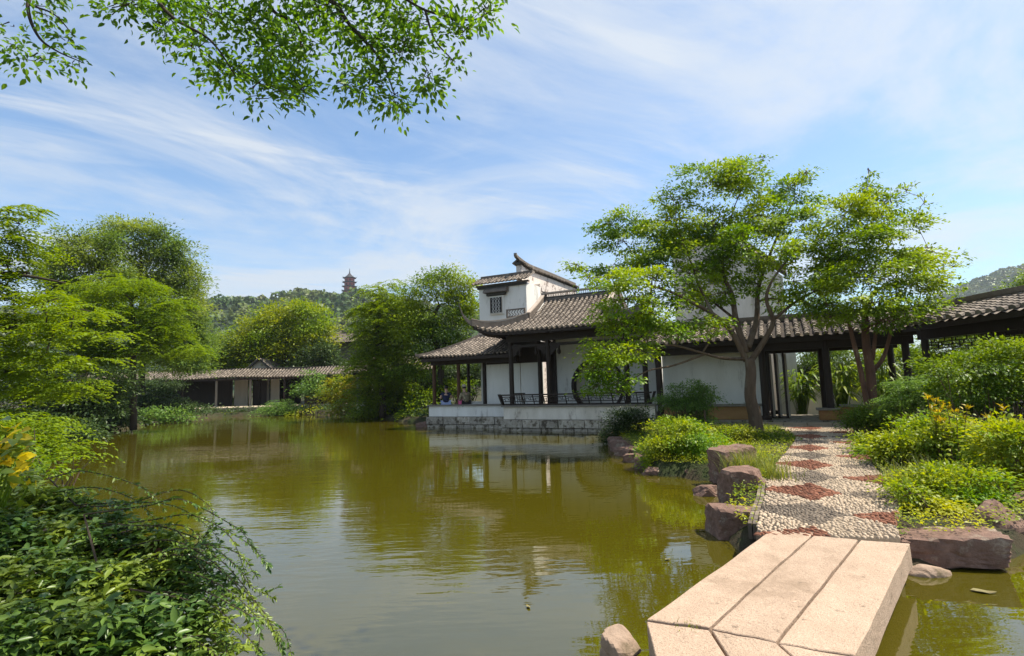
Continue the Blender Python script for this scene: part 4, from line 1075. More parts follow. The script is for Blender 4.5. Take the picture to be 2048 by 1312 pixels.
for u in (9.42, 9.62, 9.86):
    k = MB(); k.box(u, u + 0.07, 0.9, 1.5, 0.445, 2.6); k.build('door_leaf', 'wood', gal)
    k = MB(); k.box(u + 0.072, u + 0.13, 0.95, 1.45, 0.5, 2.5); k.build('door_panel', 'pale_panel', gal)
bench = bthing('gallery_bench', 'golden brown bench with scrolled end beside the gallery opening', 'bench')
k = MB(); k.prism([(-0.14, 0.45), (0.22, 0.45), (0.22, 0.74), (-0.20, 0.74), (-0.18, 0.6)], 0, 10.72, 11.22); k.build('bench_end', 'bench_wood', bench, bevel=0.015)
k = MB(); k.box(10.66, 11.26, -0.28, 0.26, 0.742, 0.80); k.build('bench_cap', 'grey_wood', bench, bevel=0.01)
k = MB(); k.box(11.23, 12.9, 0.02, 0.16, 0.45, 0.82); k.build('bench_front', 'bench_wood', bench)
k = MB(); k.box(11.27, 12.95, -0.08, 0.36, 0.84, 0.89); k.build('seat', 'grey_wood', bench, bevel=0.01)
bench2 = bthing('gallery_bench', 'long brown bench below the white gallery wall behind the trunk', 'bench')
k = MB(); k.box(6.2, 9.15, 0.05, 0.18, 0.45, 0.86); k.build('bench_front', 'bench_wood', bench2)
k = MB(); k.box(6.15, 9.2, -0.05, 0.45, 0.862, 0.93); k.build('seat', 'grey_wood', bench2, bevel=0.01)
# screen wall seen through the opening
scr = bthing('garden_wall', 'pale garden wall seen through the gallery opening', 'wall')
k = MB(); k.box(9.6, 10.35, 4.4, 4.6, 0.2, 3.2); k.build('wall_panel', 'old_plaster', scr)
k = MB(); k.box(10.36, 13.5, 5.0, 5.2, 0.2, 1.3); k.build('wall_panel', 'old_plaster', scr)
k = MB(); k.box(10.36, 13.5, 4.9, 5.3, 1.3, 1.4); k.build('coping', 'ridge', scr)

# ------------------------------------------------------------------ second gallery coming forward at the right
gal2 = thing('covered_gallery', 'tile roofed gallery with hanging lattice at the right edge of the picture', 'gallery', (10.35, 13.9, 0.0))
g2l = 9.2
k = MB(); k.box(1.22, 1.38, -g2l, 0.1, 3.38, 3.55); g2r = k.build('roof', 'ridge', gal2)
tile_me = None
rnd = random.Random(4)
sl_a = np.array([-0.02, 0, 3.0]); sl_b = np.array([1.3, 0, 3.44])
slope_len = np.linalg.norm(sl_b - sl_a); ang = math.atan2(sl_b[2] - sl_a[2], sl_b[0] - sl_a[0])
mb = MB(); cover_row(mb, [(0, 0, 0), (0.155, 0, 0)], (0, 1, 0), 0.088, 0.155, np.random.default_rng(1))
me_src = mb.build('cover_tile', 'tile', g2r); me = me_src.data
ncol, nrow = 27, 10
first = True
for i in range(ncol):
    y = 0.02 - i * 0.265
    for j in range(nrow):
        o = me_src if first else bpy.data.objects.new('cover_tile', me)
        if not first: COL.objects.link(o)
        first = False
        o.parent = g2r
        p = sl_a + (sl_b - sl_a) * (j / nrow)
        o.location = (p[0], y + rnd.uniform(-.008, .008), p[2] + rnd.uniform(-.003, .004)); o.rotation_euler = (rnd.uniform(-.03, .03), -ang, rnd.uniform(-.03, .03))
tiled = [[np.array([-0.02 + 1.32 * j / 5, 0.02 - 0.265 * i, 2.995 + 0.44 * j / 5]) for j in range(6)] for i in range(35)]
def pan_only(roof, cols, k_):
    g = np.array([resample(c, k_) for c in cols]); g[:, 1::2, 2] += 0.016
    mids = (g[:-1] + g[1:]) / 2; mids[..., 2] -= 0.045
    full = np.empty((2 * len(cols) - 1, k_, 3)); full[0::2] = g; full[1::2] = mids
    nn_ = np.arange(full.shape[0] * k_).reshape(full.shape[0], k_)
    return np_mesh('pan_tiles', full.reshape(-1, 3), np.stack([nn_[:-1, :-1], nn_[1:, :-1], nn_[1:, 1:], nn_[:-1, 1:]], -1).reshape(-1, 4), 'tile', roof)
pan_only(g2r, tiled, 21)
tiled_slope(g2r, [[np.array([2.62 - 1.32 * j / 5, 0.02 - 0.265 * i, 2.995 + 0.44 * j / 5]) for j in range(6)] for i in range(35)], (0, 1, 0), 0.085, 0.16, 52, joined=True)
sweep([(1.3, 0.1, 3.53), (1.3, -4, 3.53), (1.3, -g2l, 3.53)], 0.2, 0.12).build('ridge_cap', 'ridge', g2r)
k = MB(); k.box(0.02, 0.08, -g2l, 0.0, 2.84, 2.97); k.build('eave_board', 'wood', gal2)
k = MB(); k.box(0.1, 2.5, -g2l, 0.0, 2.98, 3.0); k.build('ceiling', 'wood', gal2)
for x in (0.42, 2.1):
    k = MB(); k.box(x, x + 0.14, -g2l, 0.05, 2.62, 2.90); k.build('lintel', 'wood', gal2)
    for y in (-0.1, -2.9, -5.7, -8.5):
        column(gal2, x + 0.07, y, 0.40, 2.95, 0.09, 'wood')
    for bay in (-0.1, -2.9, -5.7):
        k = MB()
        for zz in (2.36, 2.44, 2.52, 2.60):
            k.bar((x + 0.07, bay - 0.1, zz), (x + 0.07, bay - 2.7, zz), 0.02, 0.02)
        n_ = 24
        for i in range(n_ + 1):
            y = bay - 0.1 - 2.6 * i / n_
            zz = (2.36, 2.44, 2.52)[i % 3]
            k.bar((x + 0.07, y, zz), (x + 0.07, y, zz + 0.08 * (1 + i % 2)), 0.018, 0.018)
        k.build('hanging_lattice', 'wood', gal2)
        k = MB()
        for zz in (0.62, 0.74, 0.86, 1.0):
            k.bar((x + 0.07, bay - 0.1, zz), (x + 0.07, bay - 2.7, zz), 0.025, 0.025)
        for i in range(27):
            y = bay - 0.1 - 2.6 * i / 26
            k.bar((x + 0.07, y, 0.42 + 0.2 * (i % 2)), (x + 0.07, y, 0.86 + 0.14 * (i % 2)), 0.02, 0.02)
        k.build('bench_lattice', 'wood', gal2)
        k = MB(); k.box(x - 0.16, x + 0.2, bay - 2.7, bay - 0.1, 1.02, 1.07); k.build('bench_seat', 'wood', gal2)
k = MB(); k.box(0.2, 2.5, -g2l, 0.1, 0.1, 0.40); k.build('floor_slab', 'block', gal2)

# ------------------------------------------------------------------ far bank: long covered walkway, gate house, hall roof, terrace
WY = 46.5
wa, wb = P(150, 760, WY), P(705, 755, WY)
walk = thing('covered_walkway', 'long low tiled walkway along the far bank', 'walkway', (0, WY, 0))
x0, x1 = -39.0, -14.3
ez, rz_ = 3.10, 3.85
k = MB(); k.box(x0, x1, 1.3, 1.5, rz_ - 0.1, rz_ + 0.05); wr_ = k.build('roof', 'ridge', walk)
def wav(x): return 0.06 * math.sin(x * 0.7)
nC = 92
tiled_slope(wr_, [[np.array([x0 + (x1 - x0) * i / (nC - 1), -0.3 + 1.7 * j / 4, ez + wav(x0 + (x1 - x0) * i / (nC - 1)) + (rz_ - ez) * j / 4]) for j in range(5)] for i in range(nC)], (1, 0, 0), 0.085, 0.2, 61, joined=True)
sweep([(x0, 1.4, rz_), (x1, 1.4, rz_)], 0.2, 0.12).build('ridge_cap', 'ridge', wr_)
k = MB(); k.box(x0, x1, -0.24, -0.16, ez - 0.22, ez - 0.06); k.build('eave_board', 'wood', walk)
k = MB(); k.box(x0, x1, 0.0, 2.9, ez - 0.06, ez - 0.03); k.build('ceiling', 'wood', walk)
k = MB(); k.box(x0, -26.3, 2.7, 2.9, 0.2, 3.04); k.build('rear_wall', 'wood', walk)
k = MB(); k.box(-19.5, x1, 2.7, 2.9, 0.2, 3.04); k.build('rear_wall', 'wood', walk)
k = MB(); k.box(x0, x1, -0.1, 3.0, 0.05, 0.55); k.build('floor_slab', 'terrace', walk)
for i in range(9):
    x = x0 + 0.8 + i * 3.0
    column(walk, x, 0.0, 0.55, 3.02, 0.10, 'grey_wood' if i in (4, 5) else 'wood')
gate = thing('gate_house', 'small gabled gate house with pale posts rising behind the far walkway', 'building', (-23.9, WY + 3.0, 0))
gh = MB(); gh.prism([(-1.9, 3.2), (1.9, 3.2), (0, 4.85)], 1, 0.1, 0.3); gh.build('gable_wall', 'pale_panel', gate)
k = MB(); k.box(-0.12, 0.12, 0.0, 5.0, 4.86, 5.0); gro = k.build('roof', 'ridge', gate)
for sg in (-1, 1):
    tiled_slope(gro, [[np.array([sg * (2.3 - 2.2 * j / 4), -0.1 + 5 * i / 17, 3.0 + 1.9 * j / 4]) for j in range(5)] for i in range(18)], (0, 1, 0), 0.085, 0.2, 71 + sg, joined=True)
    k = MB(); k.bar((sg * 2.3, -0.1, 2.98), (0, -0.1, 4.9), 0.14, 0.16); k.build('barge_board', 'carving', gro)
k = MB(); k.box(-2.3, 2.3, 4.0, 4.2, 0.2, 3.0); k.build('rear_wall', 'wood', gate)
for (a, b, m_) in ((-2.3, -1.05, 'pale_panel'), (-0.9, -0.75, 'pale_panel'), (0.75, 0.95, 'grey_wood'), (1.1, 1.9, 'pale_panel')):
    k = MB(); k.box(a, b, 0.0, 0.12, 0.3, 3.0); k.build('wall_panel', m_, gate)
for (a, b) in ((-0.72, -0.02), (0.02, 0.72)):
    k = MB(); k.box(a, b, 0.3, 0.38, 0.5, 2.9); k.build('door', 'wood', gate)
ter = thing('stone_terrace', 'pale stone landing terrace in front of the far gate house', 'terrace', (-23, 41.8, 0))
k = MB(); k.box(-4.6, 4.2, 0.0, 5.0, 0.50, 0.62); k.build('paving', 'terrace', ter)
rs = random.Random(3); x = -4.5
while x < 4.0:
    w = rs.uniform(0.6, 1.2); k = MB(); k.box(x, min(x + w - 0.02, 4.1), 0.0, 0.6, -0.4, 0.49, 0.02); k.build('stone_block', 'terrace', ter); x += w

fh = thing('hillside_hall', 'grey roofed hall with curled roof corner rising among the far trees', 'building', P(715, 720, 62) * np.array([1, 1, 0]), R(-12))
zb = P(680, 690, 62)[2]
k = MB(); k.box(-3.0, 3.0, -2.6, 2.6, 1.0, zb); k.build('wall', 'grey_wood', fh)
k = MB(); k.box(-2.0, 2.0, -0.15, 0.15, zb + 1.35, zb + 1.75); fro = k.build('roof', 'ridge', fh)
def fpt(u, t, fr):
    c = abs(u) / 4.2
    lift = 0.9 * max(0, (c - 0.35) / 0.65) ** 2.4 * (1 - t) ** 2
    return np.array([u, fr * (-3.6 + 3.6 * t), zb + 1.4 * (0.6 * t + 0.4 * t * t) + lift])
for fr in (1, -1):
    cols = []
    for i in range(43):
        u = -4.2 + 8.4 * i / 42; tm = 1.0 if abs(u) < 2.0 else max(0.03, (4.2 - abs(u)) / 2.2)
        cols.append([fpt(u, tm * j / 6, fr) for j in range(7)])
    tiled_slope(fro, cols, (1, 0, 0), 0.075, 0.2, 77, joined=True, tile_mat='ridge')
    for sg in (-1, 1):
        hp = [fpt(sg * (2.0 + 2.2 * j / 8), 1 - j / 8, fr) + np.array([0, 0, 0.1]) for j in range(9)]
        e = hp[-1]
        sweep(smooth_path(hp + [e + np.array([sg * 0.35, -fr * 0.2, 0.45]), e + np.array([sg * 0.55, -fr * 0.35, 1.05])], 3), 0.24, 0.3, 0.05, 0.06, 0.05).build('hip_ridge', 'ridge', fro)
for sg in (-1, 1):
    cols = []
    for i in range(30):
        vv = -3.6 + 7.2 * i / 29; tm = max(0.03, 1 - abs(vv) / 3.6)
        cols.append([np.array([sg * (4.2 - 2.2 * tm * j / 5), vv, fpt(4.2 - 2.2 * tm * j / 5, tm * j / 5, 1)[2] if abs(vv) > 2.2 else zb + 1.4 * (0.6 * tm * j / 5 + 0.4 * (tm * j / 5) ** 2)]) for j in range(6)])
    tiled_slope(fro, cols, (0, 1, 0), 0.075, 0.2, 78, joined=True, tile_mat='ridge')
# dark shed roof behind the side pavilion
shed = thing('garden_lodge', 'dark open lodge with shaggy tiled roof left of the side pavilion', 'building', (-8.2, 33.2, 0), R(-8))
k = MB(); k.box(-1.9, 3.0, 1.4, 1.6, 3.75, 3.9); sr = k.build('roof', 'ridge', shed)
tiled_slope(sr, [[np.array([-2.0 + 5.2 * i / 21, -0.4 + 1.9 * j / 4, 2.85 + 0.95 * j / 4]) for j in range(5)] for i in range(22)], (1, 0, 0), 0.09, 0.2, 81, joined=True)
tiled_slope(sr, [[np.array([-2.0 + 5.2 * i / 21, 3.4 - 1.9 * j / 4, 2.85 + 0.95 * j / 4]) for j in range(5)] for i in range(22)], (1, 0, 0), 0.09, 0.2, 82, joined=True)
k = MB(); k.box(-1.8, 3.0, 2.8, 3.0, 0.3, 2.8); k.build('rear_wall', 'wood', shed)
k = MB(); k.box(-1.8, 3.0, 0.0, 0.2, 0.3, 0.95); k.build('parapet_wall', 'old_plaster', shed)
k = MB(); k.box(-1.9, 3.1, -0.3, -0.24, 2.66, 2.82); k.build('eave_board', 'wood', shed)
for x in (-1.7, 0.6, 2.9):
    column(shed, x, 0.1, 0.3, 2.8, 0.1, 'grey_wood' if x < 0 else 'wood')

# ------------------------------------------------------------------ pagoda on the hill
pg_c = P(699, 590, 485)
pag = thing('pagoda', 'red brick pagoda with dark upturned eaves on the hilltop', 'pagoda', (pg_c[0], pg_c[1], pg_c[2] - 13))
pag.scale = (1.18, 1.18, 1.18)
def octo(mb, r0, z0_, r1, z1_, n_=8):
    mb.lathe([(r0, z0_), (r1, z1_)], (0, 0, 0), n_)
z = 0.0; w = 5.0
for i in range(6):
    hh = 3.5 if i else 7.0
    k = MB(); octo(k, w, z, w, z + hh); st = k.build('storey', 'pagoda_red', pag)
    for a in range(8):
        th = (a + 0.5) * math.pi / 4; rr_ = w * math.cos(math.pi / 8) + 0.03
        k = MB(); k.box(-0.45, 0.45, -0.02, 0.02, z + hh - 2.6, z + hh - 1.0)
        ob = k.build('window', 'hair', st); ob.location = (rr_ * math.cos(th), rr_ * math.sin(th), 0); ob.rotation_euler = (0, 0, th + math.pi / 2)
    z += hh
    k = MB(); vs_ = []
    k.lathe([(w * 1.0, z - 0.15), (w * 1.30, z + 0.0), (w * 1.38, z + 0.25), (w * 1.15, z + 0.45), (w * 0.9, z + 1.0)], (0, 0, 0), 8); ev = k.build('eave', 'pagoda_roof', pag)
    for a in range(8):
        th = a * math.pi / 4
        c_, s_ = math.cos(th), math.sin(th)
        k = MB(); k.tube([(w * 1.15 * c_, w * 1.15 * s_, z + 0.35), (w * 1.38 * c_, w * 1.38 * s_, z + 0.45), (w * 1.52 * c_, w * 1.52 * s_, z + 1.0)], [0.22, 0.18, 0.05], 5); k.build('eave_horn', 'pagoda_roof', ev)
    w *= 0.955
k = MB(); k.lathe([(w * 1.3, z + 0.3), (w * 0.95, z + 1.0), (w * 0.55, z + 2.2), (w * 0.2, z + 3.8), (0.35, z + 4.6)], (0, 0, 0), 8); k.build('roof', 'pagoda_roof', pag)
k = MB(); k.lathe([(0.35, z + 4.5), (0.55, z + 5.0), (0.3, z + 5.4), (0.42, z + 5.9), (0.2, z + 6.4), (0.25, z + 6.9), (0.06, z + 8.4)], (0, 0, 0), 8); k.build('spire', 'pagoda_roof', pag)

# ------------------------------------------------------------------ plants
DENS = 2.3
LOBE = 1.0
def lobe_world(lb):
    px, py, rx, ry, Yd = lb[:5]
    c = P(px, py, Yd); s = Yd / F_PX * LOBE
    return c, np.array([rx * s, max(rx, ry) * s * 0.85, ry * s]), (lb[5] if len(lb) > 5 else 1.0)
def clumps(lobes, leaf, wr, cover, seed, per=34, flat=0.42, spread=3.4, upness=0.9, shell=0.42, pads=8, padf=0.26, padr=0.60):
    """leaf clumps through the volume of each lobe -> leaf arrays, clump centres per lobe"""
    r = np.random.default_rng(seed)
    Ps, As, Ns, Ls, cen = [], [], [], [], []
    for lb in lobes:
        c, rad, cm = lobe_world(lb)
        area = math.pi * rad[0] * rad[2]
        n = int(DENS * cover * cm * area / (0.5 * leaf * leaf * wr))
        nc = max(3, n // per)
        pc = c + unit(r.normal(size=(pads, 3))) * r.uniform(0.15, 1, (pads, 1)) ** 0.5 * rad * 0.80
        prad = rad * r.uniform(0.7, 1.25, (pads, 1)) * np.array([padr, padr, padf])
        pi_ = r.integers(0, pads, nc)
        cc = pc[pi_] + unit(r.normal(size=(nc, 3))) * (r.uniform(0, 1, nc) ** shell)[:, None] * prad[pi_]
        cc[:, 2] -= 0.25 * ((cc - pc[pi_])[:, :2] ** 2).sum(1) / np.maximum(prad[pi_, 0], 1e-3)
        cen.append((c, cc, rad))
        m = max(6, n // nc)
        sig = leaf * spread * r.uniform(0.6, 1.3, nc)
        off = r.normal(size=(nc, m, 3)) * np.array([1, 1, flat]) * sig[:, None, None] * 0.55
        out_d = unit(cc - (c - np.array([0, 0, rad[2] * 0.4])))
        tilt = off[..., 0] * out_d[:, None, 0] + off[..., 1] * out_d[:, None, 1]
        off[..., 2] -= 0.35 * np.abs(tilt)                       # clumps droop at the rim
        pos = cc[:, None, :] + off
        axis = unit(off + 0.8 * out_d[:, None, :] * sig[:, None, None] + r.normal(size=off.shape) * sig[:, None, None] * 0.5) + np.array([0, 0, -0.25])
        nor = unit(np.array([0, 0, upness]) + 0.35 * out_d[:, None, :] + r.normal(size=off.shape) * 0.5)
        Ps.append(pos.reshape(-1, 3)); As.append(axis.reshape(-1, 3)); Ns.append(nor.reshape(-1, 3)); Ls.append(leaf * r.uniform(0.65, 1.25, pos.shape[0] * pos.shape[1]))
    return np.concatenate(Ps), np.concatenate(As), np.concatenate(Ns), np.concatenate(Ls), cen
def sprays(lobes, leaf, wr, cover, seed, pairs=8, length=5.5, droop=0.55):
    """feathery drooping sprays: leaflets in two rows along an arching stalk"""
    r = np.random.default_rng(seed)
    Ps, As, Ns, Ls, cen = [], [], [], [], []
    for lb in lobes:
        c, rad, cm = lobe_world(lb)
        area = math.pi * rad[0] * rad[2]
        n = int(DENS * cover * cm * area / (0.5 * leaf * leaf * wr)); ns = max(4, n // (2 * pairs))
        pads = 6
        pc = c + unit(r.normal(size=(pads, 3))) * r.uniform(0.1, 1, (pads, 1)) ** 0.5 * rad * 0.8
        pi_ = r.integers(0, pads, ns)
        d = unit(r.normal(size=(ns, 3))); rr_ = r.uniform(0, 1, ns) ** 0.5
        b = pc[pi_] + d * rr_[:, None] * rad * np.array([0.62, 0.62, 0.32])
        # sprays gather in tiers
        tier = rad[2] * 0.30
        b[:, 2] = c[2] + (np.round((b[:, 2] - c[2]) / tier) + r.normal(0, 0.16, ns)) * tier
        cen.append((c, b[: max(3, ns // 10)], rad))
        h = unit(np.c_[d[:, :2] + r.normal(0, 0.7, (ns, 2)), np.zeros(ns)])
        Ln = leaf * length * r.uniform(0.6, 1.2, ns)
        t_ = (np.arange(pairs) + 0.5) / pairs
        st = b[:, None, :] + h[:, None, :] * (Ln[:, None] * t_)[..., None]
        st[..., 2] += (0.18 * t_ - droop * t_ ** 2)[None] * Ln[:, None]
        side = np.stack([-h[:, 1], h[:, 0], np.zeros(ns)], 1)
        for sg in (-1, 1):
            pos = st
            ax_ = side[:, None, :] * sg + h[:, None, :] * 0.55 + np.array([0, 0, -0.35]) + r.normal(0, 0.18, st.shape)
            nor = np.array([0, 0, 1.0]) + side[:, None, :] * sg * 0.3 + r.normal(0, 0.35, st.shape)
            Ps.append(pos.reshape(-1, 3)); As.append(ax_.reshape(-1, 3)); Ns.append(nor.reshape(-1, 3)); Ls.append((leaf * (1.15 - 0.5 * np.abs(t_ - 0.45))[None] * r.uniform(0.8, 1.15, (ns, 1))).ravel())
    return np.concatenate(Ps), np.concatenate(As), np.concatenate(Ns), np.concatenate(Ls), cen
def limb_path(a, b, r, sag=0.12):
    a, b = np.array(a, float), np.array(b, float)
    d = b - a; L_ = np.linalg.norm(d)
    m1 = a + d * 0.35 + r.normal(0, 0.05, 3) * L_ + np.array([0, 0, sag * L_ * 0.6])
    m2 = a + d * 0.7 + r.normal(0, 0.04, 3) * L_ + np.array([0, 0, sag * L_ * 0.5])
    return smooth_path([a, m1, m2, b], 3)
def tree(name, label, trunk, lobes, leaf, wr, cover, lmat, seed, cat='tree', group=None, bark='bark', mode='clump', limbs=None, auto=True, r0=0.15, twig=6, n_side=10, leaf_kw=None, stems=None):
    """trunk: list of (point, radius); limbs: explicit [(points, r0, r1)]; other lobes get a limb of their own"""
    r = np.random.default_rng(seed + 900)
    root = thing(name, label, cat, trunk[0][0], 0, group)
    base = np.array(trunk[0][0], float)
    def loc(p): return [np.array(q, float) - base for q in p]
    tp = smooth_path([t_[0] for t_ in trunk], 5)
    tr = np.interp(np.linspace(0, 1, len(tp)), np.linspace(0, 1, len(trunk)), [t_[1] for t_ in trunk])
    wob = [p + np.array([mnoise.noise(Vector(p) * 1.3), mnoise.noise(Vector(p) * 1.3 + Vector((9, 0, 0))), 0]) * tr[0] * 0.5 if i else p - np.array([0, 0, 0.3]) for i, p in enumerate(tp)]
    mb = MB(); mb.tube(loc(wob), list(tr), n_side); mb.build('trunk', bark, root, smooth=True)
    for st in (stems or []):
        sp_ = smooth_path([np.array(q[0], float) for q in st], 5); sr_ = np.interp(np.linspace(0, 1, len(sp_)), np.linspace(0, 1, len(st)), [q[1] for q in st])
        mb = MB(); mb.tube(loc(sp_), list(sr_), 8); mb.build('trunk', bark, root, smooth=True)
    nodes = [(wob[i], tr[i]) for i in range(int(len(wob) * 0.45), len(wob))]
    for (pts, a, b) in (limbs or []):
        lp = smooth_path(pts, 5); lr = np.linspace(a, b, len(lp))
        mb = MB(); mb.tube(loc(lp), list(lr), 8); mb.build('branch', bark, root, smooth=True)
        nodes += [(lp[i], lr[i]) for i in range(2, len(lp))]
    fn = clumps if mode == 'clump' else sprays
    pos, ax_, nor, L_, cen = fn(lobes, leaf, wr, cover, seed, **(leaf_kw or {}))
    tw = MB()
    order = sorted(range(len(cen)), key=lambda i: np.linalg.norm(cen[i][0] - np.array(wob[-1])))
    for i in order:
        c, cc, rad = cen[i]
        if auto:
            best = min(nodes, key=lambda q: np.linalg.norm(q[0] - c) + 0.6 * max(0, q[0][2] - c[2] + 0.1))
            dd = np.linalg.norm(best[0] - c)
            if dd > rad[2] * 0.5:
                lp = limb_path(best[0], c, r)
                ra = min(best[1] * 0.72, 0.02 + 0.022 * dd); lr = np.linspace(ra, max(ra * 0.4, 0.008), len(lp))
                mb = MB(); mb.tube(loc(lp), list(lr), 7); mb.build('branch', bark, root, smooth=True)
                nodes += [(lp[j], lr[j]) for j in range(2, len(lp))]
        for q in cc[:twig]:
            b0 = c + r.normal(0, 0.1, 3) * rad
            m_ = (b0 + q) / 2 + np.array([0, 0, 0.06]) * np.linalg.norm(q - b0)
            tw.tube(loc([b0, m_, q]), [0.011 * (1 + rad[0] * 0.4), 0.007 * (1 + rad[0] * 0.4), 0.004], 4, False)
    if tw.v: tw.build('twigs', bark, root, 'stuff')
    leaf_mesh('crown', pos - base, ax_, nor, L_, lmat, root, wr)
    return root
def shrub(name, label, base, lobes, leaf, wr, cover, lmat, seed, cat='shrub', group=None, mode='clump', leaf_kw=None, stem_r=0.014, bark='bark', n_stem=9):
    r = np.random.default_rng(seed + 500)
    base = np.array(base, float)
    root = thing(name, label, cat, base, 0, group)
    fn = clumps if mode == 'clump' else sprays
    pos, ax_, nor, L_, cen = fn(lobes, leaf, wr, cover, seed, **(leaf_kw or {}))
    keep = pos[:, 2] > 0.04
    pos, ax_, nor, L_ = pos[keep], ax_[keep], nor[keep], L_[keep]
    st = MB()
    for c, cc, rad in cen:
        for q in cc[:max(2, n_stem // max(1, len(cen) // 3))]:
            a = base + r.normal(0, 0.08, 3) * np.array([1, 1, 0]) + (np.array([c[0], c[1], base[2]]) - base) * 0.6
            m_ = a * 0.5 + q * 0.5 + r.normal(0, 0.05, 3); 
            st.tube([a - base - np.array([0, 0, 0.05]), m_ - base, q - base], [stem_r, stem_r * 0.7, stem_r * 0.35], 5, False)
    st.build('stems', bark, root)
    leaf_mesh('foliage', pos - base, ax_, nor, L_, lmat, root, wr)
    return root
def pw(px, py, Yd, dz=0.0):
    p = P(px, py, Yd); p[2] += dz; return p

# --- the spreading tree by the path
LOBE = 1.22
TY = 14.1
b0 = np.array([6.39, 14.15, 0.30])
def t1(px, py, dy=0.0): return P(px, py, TY + dy)
limbs = [
    ([t1(1493, 722), t1(1462, 662), t1(1425, 628, -.3), t1(1390, 608, -.6), t1(1345, 585, -.8), t1(1285, 566, -1.0)], 0.085, 0.02),
    ([t1(1491, 705), t1(1472, 640, .2), t1(1464, 590, .3), t1(1446, 545, .4), t1(1450, 480, .4), t1(1470, 410, .4)], 0.10, 0.02),
    ([t1(1502, 722), t1(1534, 672, -.2), t1(1546, 640, -.3), t1(1533, 600, -.4), t1(1545, 560, -.5), t1(1590, 500, -.6)], 0.085, 0.02),
    ([t1(1496, 695), t1(1513, 640, .5), t1(1516, 580, .8), t1(1532, 530, .9), t1(1560, 460, .9), t1(1590, 395, .9)], 0.09, 0.018),
    ([t1(1487, 718), t1(1443, 716, -.4), t1(1405, 706, -.7), t1(1340, 690, -1.1), t1(1298, 704, -1.4)], 0.05, 0.014),
    ([t1(1410, 708, -.65), t1(1350, 730, -1.0), t1(1295, 742, -1.3), t1(1250, 768, -1.6)], 0.03, 0.010),
    ([t1(1425, 628, -.3), t1(1398, 570, 0), t1(1380, 520, .1), t1(1352, 450, .1)], 0.045, 0.012),
    ([t1(1546, 640, -.3), t1(1600, 598, -.6), t1(1660, 570, -.8), t1(1720, 545, -1.0)], 0.04, 0.012),
    ([t1(1472, 640, .2), t1(1420, 600, .8), t1(1330, 540, 1.1), t1(1260, 500, 1.2)], 0.04, 0.010),
    ([t1(1470, 410, .4), t1(1500, 345, .4), t1(1522, 318, .4)], 0.014, 0.005),
]
l1 = [(1420, 365, 68, 40), (1485, 368, 52, 42), (1525, 314, 24, 9, .4), (1520, 338, 10, 6, .4), (1590, 372, 48, 34), (1612, 345, 16, 16), (1355, 400, 42, 24), (1340, 440, 62, 36), (1265, 440, 50, 28), (1220, 450, 32, 18), (1245, 482, 52, 22),
      (1300, 505, 80, 36), (1222, 535, 50, 16), (1153, 529, 24, 10), (1255, 560, 78, 24), (1420, 450, 75, 42), (1500, 430, 70, 40), (1590, 440, 60, 38), (1460, 515, 75, 36), (1550, 505, 52, 36), (1390, 545, 55, 28),
      (1345, 590, 60, 22), (1250, 600, 52, 18), (1235, 645, 52, 26), (1205, 690, 36, 20), (1222, 728, 46, 22), (1192, 772, 26, 13), (1240, 760, 34, 16), (1292, 672, 34, 22), (1395, 640, 54, 18), (1330, 640, 44, 18), (1450, 585, 34, 18), (1640, 480, 34, 30), (1400, 585, 50, 26), (1500, 565, 44, 24), (1480, 480, 60, 30), (1650, 545, 46, 26), (1360, 490, 60, 34), (1620, 610, 40, 16), (1300, 625, 40, 18), (1270, 700, 34, 18), (1360, 665, 40, 16), (1430, 655, 30, 12), (1560, 600, 36, 16), (1590, 565, 40, 20), (1660, 610, 36, 16), (1310, 560, 50, 22), (1180, 555, 26, 10), (1200, 745, 34, 14), (1220, 700, 44, 20), (1186, 738, 28, 14), (1235, 782, 26, 9)]
dys = [0.4, .4, .4, .4, .9, .9, .2, .1, 1.0, 1.1, 1.2, .6, 1.0, -.6, -.9, .3, .5, .6, .2, -.3, -.1, -.8, -1.0, -1.2, -1.3, -1.5, -1.7, -1.6, -1.3, -.6, -1.0, .1, -.4, .6, .9, -.6, -.6, .8, -.6, -1.3, -1.5, -1.2, -.9, .6, -.7, -.8, -.7, -.9, -1.7, -1.5, -1.7, -1.6]
lob = []
for q, dy in zip(l1, dys):
    cm = q[4] if len(q) > 4 else 1.0
    lob.append((q[0], q[1], q[2], q[3], TY + dy, cm))
tree('spreading_tree', 'spreading tree with forked brown trunk leaning over the pond by the path', [(b0, 0.19), (t1(1506, 805), 0.15), (t1(1500, 760), 0.135), (t1(1495, 718), 0.13)], lob, 0.098, 0.50, 1.15, 'lf_main', 101, limbs=limbs, n_side=14, twig=9, leaf_kw=dict(per=20, flat=0.34, spread=2.3, shell=0.55, pads=8, padf=0.28, padr=0.58))

# --- bushy tree with several reddish stems at the right of the path
RY = 13.3
def t2(px, py, dy=0.0): return P(px, py, RY + dy)
l2 = [(1735, 338, 6, 14, .5, .6), (1732, 372, 16, 18, .5, .7), (1728, 408, 34, 24, .4), (1778, 405, 34, 20, .3, .6), (1812, 385, 8, 16, .3, .5), (1690, 425, 54, 32, .1), (1765, 450, 62, 30, 0), (1828, 440, 34, 24, .2, .45), (1848, 405, 7, 14, .2, .5), (1700, 480, 72, 34, -.2), (1790, 505, 76, 34, -.3), (1655, 520, 44, 38, .1), (1858, 500, 34, 20, .1, .45),
      (1725, 550, 88, 30, -.5), (1815, 565, 66, 26, -.4), (1880, 565, 26, 20, 0, .45), (1905, 532, 14, 9, 0, .5), (1640, 580, 48, 28, -.3), (1745, 605, 88, 24, -.7), (1830, 612, 48, 20, -.5, .7), (1662, 635, 40, 16, -.4), (1780, 640, 50, 14, -.6)]
